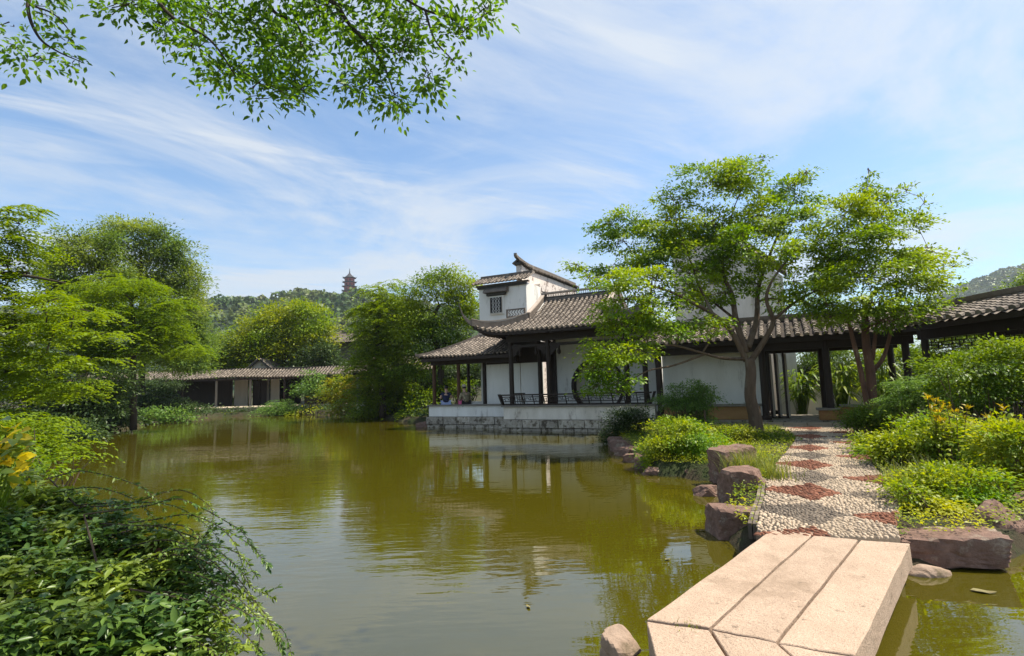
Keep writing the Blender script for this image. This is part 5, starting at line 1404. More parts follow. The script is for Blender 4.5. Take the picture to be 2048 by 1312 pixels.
lob = [(q[0], q[1], q[2], q[3], RY + q[4], q[5] if len(q) > 5 else 1.0) for q in l2]
tb = np.array([*t2(1742, 790)[:2], 0.3])
tree('bushy_tree', 'bushy bright green tree with reddish multiple stems right of the path', [(tb, 0.12), (t2(1742, 760), 0.11), (t2(1738, 715), 0.10), (t2(1730, 660), 0.085), (t2(1732, 600), 0.07)], lob, 0.100, 0.48, 1.4, 'lf_right', 131, bark='red_bark', twig=8, leaf_kw=dict(per=20, flat=0.36, spread=2.3, shell=0.55, pads=8, padf=0.28, padr=0.58),
     stems=[[(tb + np.array([-.1, -.05, 0]), 0.07), (t2(1722, 745, -.1), 0.06), (t2(1706, 680, -.2), 0.05), (t2(1692, 620, -.2), 0.035)], [(t2(1748, 740, .1), 0.06), (t2(1768, 712, .1), 0.05), (t2(1785, 650, .1), 0.04), (t2(1800, 590, .1), 0.03)], [(t2(1745, 720), 0.05), (t2(1752, 660, -.2), 0.04), (t2(1760, 600, -.3), 0.03)]])

LOBE = 1.22
# --- trees between the far walkway and the hall
def far_tree(label, basepx, Yd, trunk_px, lobes, leaf, wr, cover, lm, seed, r0=0.2, mode='clump', name='garden_tree', bark='dark_bark', zb=0.4, **kw):
    bp_ = P(basepx[0], basepx[1], Yd); bp_[2] = zb
    tk = [(bp_, r0)] + [(P(a, b, Yd), r0 * s_) for a, b, s_ in trunk_px]
    if mode == 'clump': kw.setdefault('leaf_kw', dict(pads=14, padf=0.42, padr=0.55))
    return tree(name, label, tk, [(q[0], q[1], q[2], q[3], Yd + (q[4] if len(q) > 4 else 0), q[5] if len(q) > 5 else 1) for q in lobes], leaf, wr, cover, lm, seed, group='trees around the pond', bark=bark, mode=mode, **kw)
far_tree('airy dark limbed tree standing left of the white house', (882, 770), 30, [(880, 720, .9), (872, 690, .8), (862, 650, .6), (880, 610, .4)],
         [(890, 548, 34, 18), (925, 575, 30, 24), (860, 575, 40, 20), (905, 605, 42, 26), (945, 620, 18, 30), (850, 620, 46, 24), (815, 600, 28, 22), (900, 655, 46, 26), (840, 668, 46, 26), (810, 650, 34, 24), (925, 690, 24, 22), (870, 705, 50, 18), (938, 560, 12, 10), (800, 730, 34, 20), (835, 745, 30, 14)], 0.17, 0.42, 1.6, 'lf_green', 201, twig=10)
far_tree('tall yellow green tree leaning over the pond left of the side pavilion', (765, 815), 31, [(764, 770, .9), (758, 720, .8), (752, 670, .6), (760, 620, .4)],
         [(765, 578, 34, 12), (790, 568, 12, 8), (768, 605, 40, 20), (740, 625, 26, 22), (785, 630, 34, 24), (760, 655, 44, 26), (734, 672, 18, 28), (790, 680, 34, 34), (752, 705, 40, 26), (728, 735, 34, 22), (775, 730, 40, 30), (815, 700, 26, 26), (745, 765, 40, 22), (790, 770, 30, 24), (720, 790, 30, 16)], 0.17, 0.42, 1.7, 'lf_layer', 211, mode='sprays', twig=6)
far_tree('golden green round tree behind the far walkway', (575, 800), 52, [(575, 740, .9), (572, 700, .8), (575, 660, .5)],
         [(600, 614, 40, 14), (560, 625, 40, 16), (625, 636, 34, 18), (520, 640, 34, 16), (575, 655, 60, 24), (505, 668, 34, 22), (640, 668, 24, 22), (540, 690, 54, 24), (610, 695, 50, 26)], 0.30, 0.42, 1.9, 'lf_gold', 221, r0=0.3)
far_tree('dark green glossy tree between the golden tree and the curled roof', (632, 800), 50, [(632, 750, .9), (630, 720, .7)],
         [(640, 700, 34, 16), (625, 722, 40, 18), (660, 725, 26, 16), (600, 735, 30, 12), (640, 745, 50, 14)], 0.28, 0.45, 2.0, 'lf_dark', 231, r0=0.25)
far_tree('yellow green tree beside the curled hall roof', (740, 800), 55, [(740, 740, .9), (742, 690, .6)],
         [(735, 625, 26, 12), (748, 650, 30, 22), (742, 690, 24, 26), (738, 725, 28, 26)], 0.30, 0.42, 1.9, 'lf_layer2', 241, r0=0.25)
# bamboo grove behind the walkway
for i, (px, py, rx, ry) in enumerate(((440, 690, 30, 30), (490, 690, 40, 22), (545, 705, 36, 20), (425, 725, 30, 22), (470, 722, 40, 18), (580, 720, 26, 18), (520, 728, 40, 14))):
    lab = ('bright bamboo clump above the left end of the gate house roof', 'broad bamboo clump right behind the gate house gable', 'bamboo clump below the golden tree', 'low bamboo clump left of the gate house', 'dense bamboo clump over the gate house roof', 'small bamboo clump at the foot of the dark glossy tree', 'low bamboo clump just above the walkway ridge')[i]
    shrub('bamboo_clump', lab, (*P(px, 790, 52)[:2], 0.5), [(px, py, rx, ry, 52 + (i % 3)), (px + rx * 0.3, py + ry * 0.9, rx * 0.9, ry * 0.8, 52 + (i % 3))], 0.32, 0.22, 2.0, 'lf_bamboo', 251 + i, 'bamboo', 'bamboo behind the far walkway', 'sprays', dict(pairs=5, length=3.5, droop=0.8), 0.04, 'lf_bamboo')

# --- left bank trees
far_tree('tall feathery tree rising above the left bank trees', (285, 800), 36, [(285, 720, .9), (283, 640, .8), (285, 560, .6), (280, 500, .35)],
         [(235, 455, 30, 16), (290, 462, 36, 22), (330, 475, 28, 22), (365, 510, 26, 26), (255, 495, 44, 26), (310, 520, 50, 34), (375, 560, 26, 34), (340, 580, 46, 40), (390, 610, 18, 40), (280, 570, 56, 36), (370, 650, 36, 40), (330, 690, 56, 40), (395, 690, 22, 44), (365, 725, 40, 24), (405, 650, 10, 24, 0, .6)], 0.20, 0.40, 1.9, 'lf_tall', 301, r0=0.2, twig=8)
far_tree('dense light green tree left of the tall feathery tree', (165, 815), 33, [(165, 720, .9), (165, 620, .7), (170, 550, .5)],
         [(150, 470, 34, 18), (180, 500, 40, 24), (125, 500, 28, 22), (140, 540, 50, 30), (205, 535, 40, 30), (110, 560, 34, 30), (170, 590, 70, 34), (215, 480, 26, 18)], 0.20, 0.42, 1.9, 'lf_tall', 311, r0=0.3)
far_tree('layered yellow green tree with thin dark trunk by the far left shore', (268, 835), 26, [(267, 780, .95), (265, 720, .85), (266, 660, .7), (262, 600, .5)],
         [(230, 570, 60, 20), (290, 580, 50, 20), (180, 600, 50, 22), (330, 612, 40, 18), (250, 625, 70, 22), (200, 650, 60, 22), (300, 650, 60, 20), (350, 670, 34, 20), (160, 690, 60, 24), (230, 695, 60, 22), (310, 700, 46, 20), (120, 650, 46, 24), (190, 735, 60, 20), (385, 700, 26, 22)], 0.17, 0.36, 1.7, 'lf_layer2', 321, r0=0.16, mode='sprays', twig=7, leaf_kw=dict(pairs=7, length=5))
# near left tree: trunk out of the picture, boughs reach in
nb = np.array([-14.4, 10.2, 1.0])
NY = 10.5
def t3(px, py, dy=0.0): return P(px, py, NY + dy)
nl = [(10, 420, 40, 16, 0), (40, 448, 30, 16, .3), (20, 480, 48, 18, .2), (60, 500, 34, 16, .4), (10, 525, 50, 22, 0), (60, 545, 30, 16, .3), (-60, 480, 60, 40, 0), (-60, 560, 70, 40, 0),
      (20, 590, 60, 22, 0), (90, 600, 50, 18, -.2), (150, 620, 50, 16, -.3), (40, 640, 70, 22, .2), (110, 660, 60, 20, -.2), (190, 670, 40, 14, -.3), (30, 690, 60, 22, 0), (90, 715, 60, 18, -.2), (160, 725, 50, 16, -.4), (30, 745, 50, 20, .2), (110, 760, 50, 16, -.3), (180, 770, 36, 13, -.5), (50, 790, 50, 18, 0), (130, 800, 40, 14, -.5), (20, 830, 40, 18, 0), (80, 840, 36, 14, -.3), (-60, 650, 70, 50, 0), (-60, 760, 70, 50, 0)]
tree('overhanging_tree', 'near left tree with tiers of feathery yellow green boughs over the water', [(nb, 0.2), (nb + np.array([0.2, 0, 1.6]), 0.17), (nb + np.array([0.5, 0.1, 3.2]), 0.13), (nb + np.array([0.9, 0.1, 5.0]), 0.08)],
     [(q[0], q[1], q[2], q[3], NY + q[4]) for q in nl], 0.105, 0.36, 1.5, 'lf_layer', 341, mode='sprays', bark='dark_bark', twig=5, leaf_kw=dict(pairs=7, length=5.0, droop=0.5),
     limbs=[([nb + np.array([0.6, .1, 3.4]), t3(-30, 545, .2), t3(60, 553, 0), t3(130, 566, -.2)], 0.06, 0.015), ([nb + np.array([0.4, .1, 2.4]), t3(-20, 655, .2), t3(60, 660, 0), t3(140, 668, -.2)], 0.06, 0.015)])
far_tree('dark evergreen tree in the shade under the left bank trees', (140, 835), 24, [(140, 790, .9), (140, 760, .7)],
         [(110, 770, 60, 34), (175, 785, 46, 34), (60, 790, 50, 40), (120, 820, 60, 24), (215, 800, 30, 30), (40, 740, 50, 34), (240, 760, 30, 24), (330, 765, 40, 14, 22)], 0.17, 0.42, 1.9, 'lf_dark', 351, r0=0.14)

LOBE = 1.12
# --- shore shrubs, far side
SG = 'shrubs along the pond edge'
def sh(label, px, py, Yd, lobes, leaf, wr, cover, lm, seed, mode='clump', name='shrub', zb=0.3, **kw):
    return shrub(name, label, (*P(px, py, Yd)[:2], zb), [(q[0], q[1], q[2], q[3], Yd + (q[4] if len(q) > 4 else 0), q[5] if len(q) > 5 else 1) for q in lobes], leaf, wr, cover, lm, seed, group=SG, mode=mode, **kw)
sh('pale leaved shrub on the far shore below the layered tree trunk', 330, 842, 33, [(335, 822, 24, 13), (300, 830, 24, 10), (360, 830, 18, 9), (278, 835, 16, 8)], 0.19, 0.5, 1.8, 'lf_feather', 401)
sh('dark shore shrub at the left end of the far bank', 200, 848, 27, [(205, 825, 40, 20), (160, 835, 40, 22), (245, 838, 24, 12), (120, 850, 40, 20)], 0.18, 0.45, 1.9, 'lf_dark', 403)
sh('weeping pale green shrub beside the stone terrace', 556, 828, 40, [(556, 810, 30, 15), (580, 815, 14, 12), (530, 820, 14, 9)], 0.22, 0.2, 2.0, 'lf_feather', 405, 'sprays', leaf_kw=dict(pairs=6, length=4, droop=1.2))
sh('thin tree like shrub in front of the far walkway right end', 622, 828, 40.5, [(622, 770, 26, 14), (605, 785, 14, 12), (640, 785, 18, 12), (622, 752, 16, 8)], 0.21, 0.42, 1.5, 'lf_feather', 407)
sh('small yellowish shrub at the water between terrace and yellow shrub', 603, 832, 39.3, [(600, 824, 18, 6), (622, 822, 10, 6)], 0.2, 0.42, 1.6, 'lf_sun2', 409)
sh('big yellow orange leaved shrub overhanging the far water', 705, 835, 35.5, [(690, 765, 34, 14), (725, 755, 24, 14), (670, 785, 24, 12), (710, 790, 40, 18), (745, 780, 24, 20), (690, 812, 26, 14)], 0.20, 0.42, 1.8, 'lf_orange', 411)
sh('dark green shrub at the water below the yellow green leaning tree', 755, 838, 33.0, [(740, 810, 34, 20), (785, 800, 26, 30), (770, 825, 34, 12), (715, 825, 20, 10)], 0.18, 0.42, 1.9, 'lf_green', 413)
sh('leafy shrub left of the seated visitors beside the platform', 830, 842, 28.5, [(830, 818, 26, 16), (850, 795, 14, 16), (812, 835, 16, 8)], 0.17, 0.42, 1.8, 'lf_green', 415)
sh('shrub seen between the side pavilion columns behind the visitors', 880, 800, 30.0, [(880, 785, 26, 14), (925, 770, 14, 20), (895, 765, 16, 10)], 0.16, 0.42, 1.4, 'lf_green', 417)
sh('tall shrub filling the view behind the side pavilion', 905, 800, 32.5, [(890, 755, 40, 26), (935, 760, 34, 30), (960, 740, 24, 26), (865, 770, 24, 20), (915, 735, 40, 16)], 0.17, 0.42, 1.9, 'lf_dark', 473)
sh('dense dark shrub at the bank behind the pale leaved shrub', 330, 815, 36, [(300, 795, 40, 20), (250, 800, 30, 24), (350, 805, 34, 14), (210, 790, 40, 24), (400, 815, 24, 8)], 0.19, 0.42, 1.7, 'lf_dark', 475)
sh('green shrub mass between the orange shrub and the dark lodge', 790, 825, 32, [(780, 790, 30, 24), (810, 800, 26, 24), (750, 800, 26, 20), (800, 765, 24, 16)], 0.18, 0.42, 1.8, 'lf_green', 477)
sh('shaggy creeper growing over the dark lodge roof', 815, 740, 33.0, [(810, 735, 28, 7), (845, 735, 16, 6)], 0.17, 0.42, 1.3, 'lf_sun2', 419)
for i, (px, lb) in enumerate(((400, 'left tuft of water plants below the terrace wall'), (455, 'middle tuft of water plants below the terrace wall'), (505, 'right tuft of water plants below the terrace wall'))):
    sh(lb, px, 830, 41.2, [(px, 829, 9, 3), (px + 6, 830, 8, 2)], 0.16, 0.4, 1.6, 'lf_green', 421 + i)

# --- left bank shrubs that reach over the water towards the camera
sh('feathery yellow green shrub overhanging the water at the left', 60, 905, 8.2, [(60, 880, 70, 22), (120, 895, 50, 14), (165, 908, 26, 8), (20, 850, 60, 30), (90, 850, 60, 20), (-40, 880, 70, 40)], 0.085, 0.34, 1.6, 'lf_layer', 425, 'sprays', leaf_kw=dict(pairs=7, length=5, droop=0.7))
sh('leafy green shrub below the near left tree', 30, 930, 6.6, [(20, 925, 60, 26), (80, 935, 30, 14), (-40, 930, 60, 40), (10, 890, 40, 20)], 0.075, 0.42, 1.7, 'lf_layer2', 427)
sh('dark shrub along the shaded left shore', 120, 880, 16, [(110, 850, 70, 26), (180, 855, 40, 18), (40, 850, 70, 34), (60, 885, 60, 16)], 0.12, 0.42, 1.9, 'lf_dark', 429)
# --- shrubs between pond and path
sh('large bright yellow green shrub at the water left of the path', 1365, 940, 10.5, [(1370, 862, 60, 30), (1328, 893, 42, 30), (1400, 886, 52, 30), (1365, 912, 64, 28), (1420, 920, 26, 22), (1310, 910, 18, 16), (1350, 845, 30, 12), (1395, 850, 26, 12)], 0.056, 0.5, 2.1, 'lf_sun', 431)
sh('dark trailing shrub hanging over the platform corner', 1245, 880, 15.2, [(1240, 840, 30, 18), (1225, 865, 22, 18), (1265, 858, 30, 24), (1285, 835, 14, 20), (1210, 880, 12, 10), (1255, 822, 22, 10)], 0.075, 0.42, 1.9, 'lf_dark', 433)
sh('grey green rounded shrub against the white gallery wall', 1375, 850, 14.6, [(1375, 772, 38, 13), (1345, 790, 32, 16), (1405, 790, 34, 18), (1375, 805, 46, 18), (1380, 830, 46, 16)], 0.055, 0.5, 1.9, 'lf_feather', 435)
sh('low yellowish ground shrub at the foot of the spreading tree', 1480, 875, 12.6, [(1478, 858, 34, 10), (1505, 872, 26, 9), (1455, 868, 20, 9)], 0.05, 0.5, 1.7, 'lf_sun2', 437)
sh('green ground shrub between the spreading tree and the path', 1545, 885, 12.4, [(1548, 868, 30, 11), (1525, 885, 26, 10), (1570, 880, 24, 7), (1500, 895, 24, 9)], 0.05, 0.5, 1.9, 'lf_green', 439)
sh('fresh green tuft behind the tall boulder', 1495, 925, 9.9, [(1500, 905, 28, 8), (1520, 920, 22, 12), (1475, 898, 20, 6)], 0.05, 0.36, 1.8, 'lf_sun2', 441)
# --- shrubs right of the path
sh('sunlit yellow green shrub filling the right bank near the path', 1860, 1000, 8.6, [(1850, 860, 74, 44), (1795, 895, 50, 40), (1915, 865, 64, 46), (1870, 925, 84, 40), (1798, 950, 40, 34), (1940, 940, 60, 40), (1860, 970, 60, 26), (1780, 885, 26, 20)], 0.066, 0.46, 2.2, 'lf_sun', 451)
sh('leafy green shrub at the right picture edge above the bank stones', 2010, 1010, 6.7, [(2010, 875, 54, 56), (1980, 950, 56, 48), (2040, 970, 40, 50), (1960, 1000, 50, 26), (2020, 1020, 44, 24), (2060, 880, 40, 50), (2080, 960, 40, 60)], 0.062, 0.5, 1.9, 'lf_sun2', 453)
sh('fine feathery green shrub mound behind the sunlit right shrub', 1880, 850, 11.0, [(1880, 760, 60, 26), (1830, 780, 46, 24), (1940, 770, 50, 26), (1880, 800, 80, 26), (1960, 800, 44, 22), (1800, 810, 34, 20)], 0.06, 0.24, 2.0, 'lf_feather', 455, 'sprays', leaf_kw=dict(pairs=7, length=4.5, droop=0.8))
sh('leafy shrub rising in front of the right gallery columns', 1960, 800, 9.9, [(1900, 735, 46, 30), (1965, 715, 50, 34), (2025, 705, 46, 34), (1940, 770, 60, 34), (2010, 765, 54, 40), (2070, 730, 40, 60)], 0.07, 0.45, 1.5, 'lf_green', 471)
sh('dark shrub beside the golden bench at the path end', 1720, 860, 12.6, [(1725, 820, 34, 20), (1705, 840, 26, 16), (1760, 830, 30, 22), (1740, 862, 22, 14), (1790, 800, 36, 24)], 0.06, 0.42, 1.9, 'lf_green', 457)
sh('low green edging shrub on the right side of the path', 1760, 930, 9.8, [(1755, 895, 34, 26), (1775, 925, 34, 28), (1735, 875, 24, 18), (1795, 960, 32, 26), (1830, 985, 30, 22)], 0.055, 0.45, 1.9, 'lf_sun2', 459)
sh('low creeping shrub near the large flat boulder', 1870, 1030, 5.9, [(1850, 1000, 44, 22), (1900, 1012, 44, 20), (1955, 1022, 46, 18), (1815, 980, 30, 18)], 0.045, 0.5, 1.9, 'lf_sun2', 461)
sh('bright leafy shrub spreading behind the large flat boulder', 1900, 1010, 6.15, [(1890, 955, 60, 40), (1945, 965, 54, 44), (1840, 970, 44, 34), (1900, 1000, 54, 26), (1965, 1005, 44, 28)], 0.05, 0.48, 1.7, 'lf_sun', 479)
sh('dark hedge filling the view behind the gallery doorway', 1640, 800, 25.5, [(1600, 745, 50, 34), (1660, 740, 50, 36), (1715, 745, 46, 34), (1630, 780, 70, 20), (1700, 785, 60, 20)], 0.14, 0.42, 1.8, 'lf_dark', 481)
sh('tall evergreen shrub seen through the right gallery', 1960, 800, 15.5, [(1900, 720, 44, 34), (1960, 700, 50, 34), (2020, 710, 50, 40), (1930, 760, 60, 34), (2010, 770, 60, 36), (1880, 690, 34, 24), (2060, 740, 40, 60), (1920, 665, 50, 24), (2000, 660, 60, 26)], 0.085, 0.42, 1.7, 'lf_green', 463)
sh('tall dark shrub behind the gallery corner', 1830, 790, 19.0, [(1800, 720, 46, 34), (1850, 730, 46, 40), (1760, 740, 36, 34), (1820, 770, 50, 30)], 0.10, 0.42, 1.8, 'lf_green', 465)
far_tree('small tree whose top shows above the right gallery ridge', (2070, 780), 24, [(2070, 690, .9), (2068, 620, .7)], [(2050, 572, 34, 14), (2085, 560, 40, 22), (2070, 600, 60, 30), (2090, 660, 70, 40)], 0.13, 0.42, 1.7, 'lf_layer2', 467, r0=0.12)
far_tree('tree standing behind the gallery between the two white walls', (1630, 780), 24, [(1630, 700, .9), (1640, 640, .7)], [(1640, 600, 40, 24), (1600, 650, 34, 20), (1680, 650, 50, 26), (1640, 700, 60, 26), (1720, 700, 40, 30)], 0.13, 0.42, 1.5, 'lf_green', 469, r0=0.12)

# ------------------------------------------------------------------ broad-leaved plant seen through the gallery opening, and nandina with golden tips
def fan_plant(label, c, n, L_, w_, lm, seed, h=0.6, droop=0.5, name='broad_leaved_plant', cat='plant'):
    r = np.random.default_rng(seed); root = thing(name, label, cat, c)
    st = MB(); V_, Fq = [], []
    for i in range(n):
        a = r.uniform(0, 2 * math.pi); s0 = np.array([r.normal(0, .08), r.normal(0, .08), 0]); top = s0 + np.array([math.cos(a) * .25, math.sin(a) * .25, 1]) * h * r.uniform(0.4, 1.1)
        st.tube([s0, (s0 + top) / 2 + np.array([0, 0, .03]), top], 0.008, 4, False)
        ll = L_ * r.uniform(0.7, 1.2); d = np.array([math.cos(a), math.sin(a), 0]); s = np.array([-d[1], d[0], 0])
        for j in range(6):
            t_ = j / 5; p = top + d * ll * t_ + np.array([0, 0, ll * (0.35 * t_ - droop * 1.4 * t_ * t_)])
            w = w_ * math.sin(math.pi * min(0.97, 0.1 + 0.87 * t_)) * 0.5
            V_ += [p - s * w + np.array([0, 0, w * .4]), p, p + s * w + np.array([0, 0, w * .4])]
        b = len(V_) - 18
        for j in range(5):
            Fq += [(b + 3 * j, b + 3 * j + 1, b + 3 * j + 4, b + 3 * j + 3), (b + 3 * j + 1, b + 3 * j + 2, b + 3 * j + 5, b + 3 * j + 4)]
    st.build('stems', 'lf_green', root)
    np_mesh('leaves', np.array(V_), np.array(Fq), lm, root)
    return root
fan_plant('broad leaved plant in sunlight behind the gallery columns', B(11.6, 3.4, 0.35), 130, 0.5, 0.09, 'lf_bamboo', 3, h=1.7, droop=0.6)
fan_plant('dark broad leaved plant behind the gallery doorway', B(10.4, 3.6, 0.35), 110, 0.45, 0.09, 'lf_green', 4, h=1.5, droop=0.6)
fan_plant('long leaved plant left of the reddish stems behind the bench', B(12.6, 2.9, 0.35), 110, 0.45, 0.08, 'lf_bamboo', 6, h=1.6, droop=0.7)
def nandina(label, c, n, seed, h):
    r = np.random.default_rng(seed); root = thing('nandina', label, 'plant', c, 0, 'nandina plants on the right bank')
    st = MB(); A, Bx, Nn, Lx = [], [], [], []; T, Ta, Tn, Tl = [], [], [], []
    for i in range(n):
        a = r.uniform(0, 6.28); top = np.array([math.cos(a) * .22 * r.uniform(.3, 1), math.sin(a) * .22 * r.uniform(.3, 1), h * r.uniform(.7, 1.1)])
        st.tube([(top[0] * .3, top[1] * .3, -.05), tuple(top * .6), tuple(top)], [.008, .006, .004], 4, False)
        for k_ in range(42):
            t_ = r.uniform(.35, 1.0); p = top * t_ + r.normal(0, .05, 3) * (1.2 - .5 * t_)
            d = np.array([*r.normal(0, 1, 2), .3])
            (A.append(p), Bx.append(d), Nn.append(np.array([0, 0, 1]) + r.normal(0, .5, 3)), Lx.append(.075 * r.uniform(.7, 1.2)))
        for k_ in range(8):
            d = np.array([*r.normal(0, .7, 2), .8]); (T.append(top + r.normal(0, .02, 3)), Ta.append(d), Tn.append(np.array([0, 0, 1]) + r.normal(0, .6, 3)), Tl.append(.085 * r.uniform(.7, 1.2)))
    st.build('stems', 'bark', root)
    leaf_mesh('foliage', np.array(A), np.array(Bx), np.array(Nn), np.array(Lx), 'lf_sun2', root, .36)
    leaf_mesh('young_tips', np.array(T), np.array(Ta), np.array(Tn), np.array(Tl), 'lf_tip', root, .30, kind='stuff')
for i, (px, py, Yd, lab) in enumerate(((1868, 815, 8.3, 'tall golden tipped plant standing above the sunlit right shrub'), (1905, 830, 8.0, 'golden tipped plant right beside the tallest golden one'), (2010, 835, 7.6, 'golden tipped plant near the right picture edge'), (1948, 850, 8.4, 'small golden tipped plant between the taller ones'))):
    p = P(px, py, Yd); nandina(lab, (p[0], p[1], 0.3), 7, 60 + i, p[2] - 0.3 + .05)

# ------------------------------------------------------------------ grass tufts and ground cover
def grass_tuft(label, c, n, h, seed, spread=.12):
    r = np.random.default_rng(seed); root_v, root_f = [], []
    for i in range(n):
        a = r.uniform(0, 6.28); b = np.array([r.normal(0, spread), r.normal(0, spread), -0.03]); d = np.array([math.cos(a), math.sin(a), 0]); s = np.array([-d[1], d[0], 0]) * .005
        hh = h * r.uniform(.6, 1.2); lean = r.uniform(.2, .8)
        k0 = len(root_v)
        for j in range(4):
            t_ = j / 3; p = b + d * hh * lean * t_ * t_ + np.array([0, 0, hh * (t_ - .35 * lean * t_ * t_)]); w = 1 - .9 * t_
            root_v += [p - s * w, p + s * w]
        root_f += [(k0 + 2 * j, k0 + 2 * j + 1, k0 + 2 * j + 3, k0 + 2 * j + 2) for j in range(3)]
    o = np_mesh('grass_tuft', np.array(root_v), np.array(root_f), 'lf_grass'); o.location = tuple(map(float, c))
    return tag(o, label, 'grass', 'grass tufts beside the path')
grass_tuft('arching grass tuft between the tall boulder and the block shaped rock', (3.62, 8.35, .30), 420, .42, 1, .17)
grass_tuft('grass tuft spilling over the path edge beside the block shaped rock', (3.72, 7.75, .30), 240, .30, 2, .13)
grass_tuft('spiky pale grass tuft on the right bank near the flat boulder', (5.1, 6.55, .32), 260, .46, 3, .10)
grass_tuft('grass tuft at the right path edge before the low shrubs', (5.0, 7.0, .32), 220, .34, 4, .12)
grass_tuft('short grass growing from the bridge joint', (0.98, 3.25, .318), 40, .06, 5, .05)
# leafy ground cover over the banks: nobody could count it
rg = np.random.default_rng(77)
gp = rg.uniform((2.3, 4.8), (15.5, 17.5), (150000, 2))
sd_ = pond_sd(gp[:, 0], gp[:, 1])
inp = in_poly(gp, poly)
rel = (gp - BO[:2]); uu = rel @ BU[:2]; vv = rel @ BV[:2]
ok = (sd_ > -0.03) & ~inp & (vv < -0.25) & (gp[:, 0] < 10.3)
# a fringe creeps over the path edge
gp = gp[ok]; m_ = len(gp)
hgt = rg.uniform(0.0, 1.0, m_) ** 2 * 0.13 + 0.01
gz_ = 0.265 + 0.02 * np.sin(gp[:, 0] * 2) + hgt
pos = np.c_[gp, gz_]
leaf_mesh('ground_cover', pos, np.c_[rg.normal(size=(m_, 2)), rg.uniform(-.2, .6, m_)], np.c_[rg.normal(0, .45, (m_, 2)), np.ones(m_)], rg.uniform(.02, .05, m_), 'lf_sun2', None, .5)
tag(bpy.data.objects['ground_cover'], 'low leafy ground cover on the banks beside the path', 'ground cover', kind='stuff')
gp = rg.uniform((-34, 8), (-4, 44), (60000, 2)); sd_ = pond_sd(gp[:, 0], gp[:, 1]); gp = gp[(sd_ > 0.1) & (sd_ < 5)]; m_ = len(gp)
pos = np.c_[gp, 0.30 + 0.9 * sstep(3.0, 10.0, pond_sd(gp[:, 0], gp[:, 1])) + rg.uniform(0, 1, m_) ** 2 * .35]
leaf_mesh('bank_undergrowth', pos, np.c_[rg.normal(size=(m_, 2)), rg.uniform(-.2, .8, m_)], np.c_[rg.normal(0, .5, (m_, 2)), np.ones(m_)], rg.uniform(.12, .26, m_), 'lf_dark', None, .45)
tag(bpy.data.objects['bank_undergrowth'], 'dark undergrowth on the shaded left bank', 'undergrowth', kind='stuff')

# ------------------------------------------------------------------ overhanging branches above the camera (trunk stands on the left bank behind)
ob = np.array([-3.4, -2.2, 0.4])
OY = 4.6
ol = [(262, 12, 56, 20), (330, 48, 52, 26), (420, 30, 50, 30), (400, 90, 40, 26), (450, 135, 60, 32), (520, 175, 52, 30), (590, 170, 52, 34), (540, 95, 62, 46), (610, 85, 50, 46), (505, 30, 50, 34), (690, 40, 50, 36), (690, 165, 36, 26), (745, 150, 46, 36), (790, 195, 44, 24), (850, 150, 28, 34), (800, 90, 44, 38), (830, 30, 56, 30), (915, 60, 40, 36), (965, 18, 36, 22), (905, 115, 18, 14), (640, 10, 60, 20), (745, 80, 36, 34),
      (28, 85, 26, 18), (70, 108, 34, 14), (135, 82, 22, 16), (150, 120, 26, 8), (20, 50, 18, 8), (90, 20, 40, 12), (300, -40, 120, 40), (560, -60, 160, 50), (800, -60, 140, 50), (960, -40, 60, 30), (80, -30, 80, 20)]
lob = [(q[0], q[1], q[2], q[3], OY + 0.35 * math.sin(i * 2.1)) for i, q in enumerate(ol)]
def t5(px, py, dy=0): return P(px, py, OY + dy)
top = ob + np.array([0.6, 0.8, 4.6])
bough = [([top, np.array([-2.0, 1.2, 6.4]), np.array([-1.2, 3.4, 6.0]), t5(560, -40), t5(660, 0), t5(700, 50), t5(760, 118), t5(790, 190)], 0.05, 0.005),
         ([top, np.array([-2.6, 1.0, 6.1]), np.array([-2.6, 3.2, 5.8]), t5(500, -60), t5(545, 20), t5(600, 60), t5(590, 165)], 0.04, 0.005),
         ([top, np.array([-3.2, 1.2, 5.9]), t5(240, -120), t5(330, 20), t5(420, 80), t5(470, 150)], 0.035, 0.005),
         ([top, np.array([-3.4, 1.5, 5.6]), t5(60, -100), t5(55, 10), t5(75, 70), t5(110, 100), t5(165, 125)], 0.028, 0.004),
         ([t5(560, -40), t5(750, -30), t5(850, 20), t5(940, 40), t5(985, 20)], 0.018, 0.005),
         ([t5(850, 20), t5(870, 80), t5(905, 120)], 0.012, 0.005),
         ([t5(60, 10), t5(110, 30), t5(150, 75)], 0.010, 0.004)]
r = np.random.default_rng(3)
ov = thing('leaning_tree', 'tree leaning in from behind whose leafy twigs hang across the top of the picture', 'tree', ob)
tk = smooth_path([ob - np.array([0, 0, .4]), ob + np.array([.1, .2, 2.0]), ob + np.array([.3, .5, 3.4]), top], 5)
mb = MB(); mb.tube([p - ob for p in tk], list(np.linspace(.22, .11, len(tk))), 12); mb.build('trunk', 'bark', ov, smooth=True)
for pts, a, b in bough:
    lp = smooth_path(pts, 6); mb = MB(); mb.tube([p - ob for p in lp], list(np.linspace(a, b, len(lp))), 7); mb.build('branch', 'dark_bark', ov, smooth=True)
pos, ax_, nor, L_, cen = clumps(lob, 0.066, 0.52, 1.05, 501, per=18, flat=0.7, spread=2.5, upness=0.75, shell=0.5, pads=7, padf=0.35, padr=0.5)
tw = MB()
for c, cc, rad in cen:
    for q in cc[:12]:
        b0_ = c + r.normal(0, .3, 3) * rad
        tw.tube([b0_ - ob, (b0_ + q) / 2 - ob + r.normal(0, .02, 3), q - ob], [.005, .0035, .002], 4, False)
tw.build('twigs', 'dark_bark', ov, 'stuff')
leaf_mesh('crown', pos - ob, ax_, nor, L_, 'lf_over', ov, .5, .12, True)
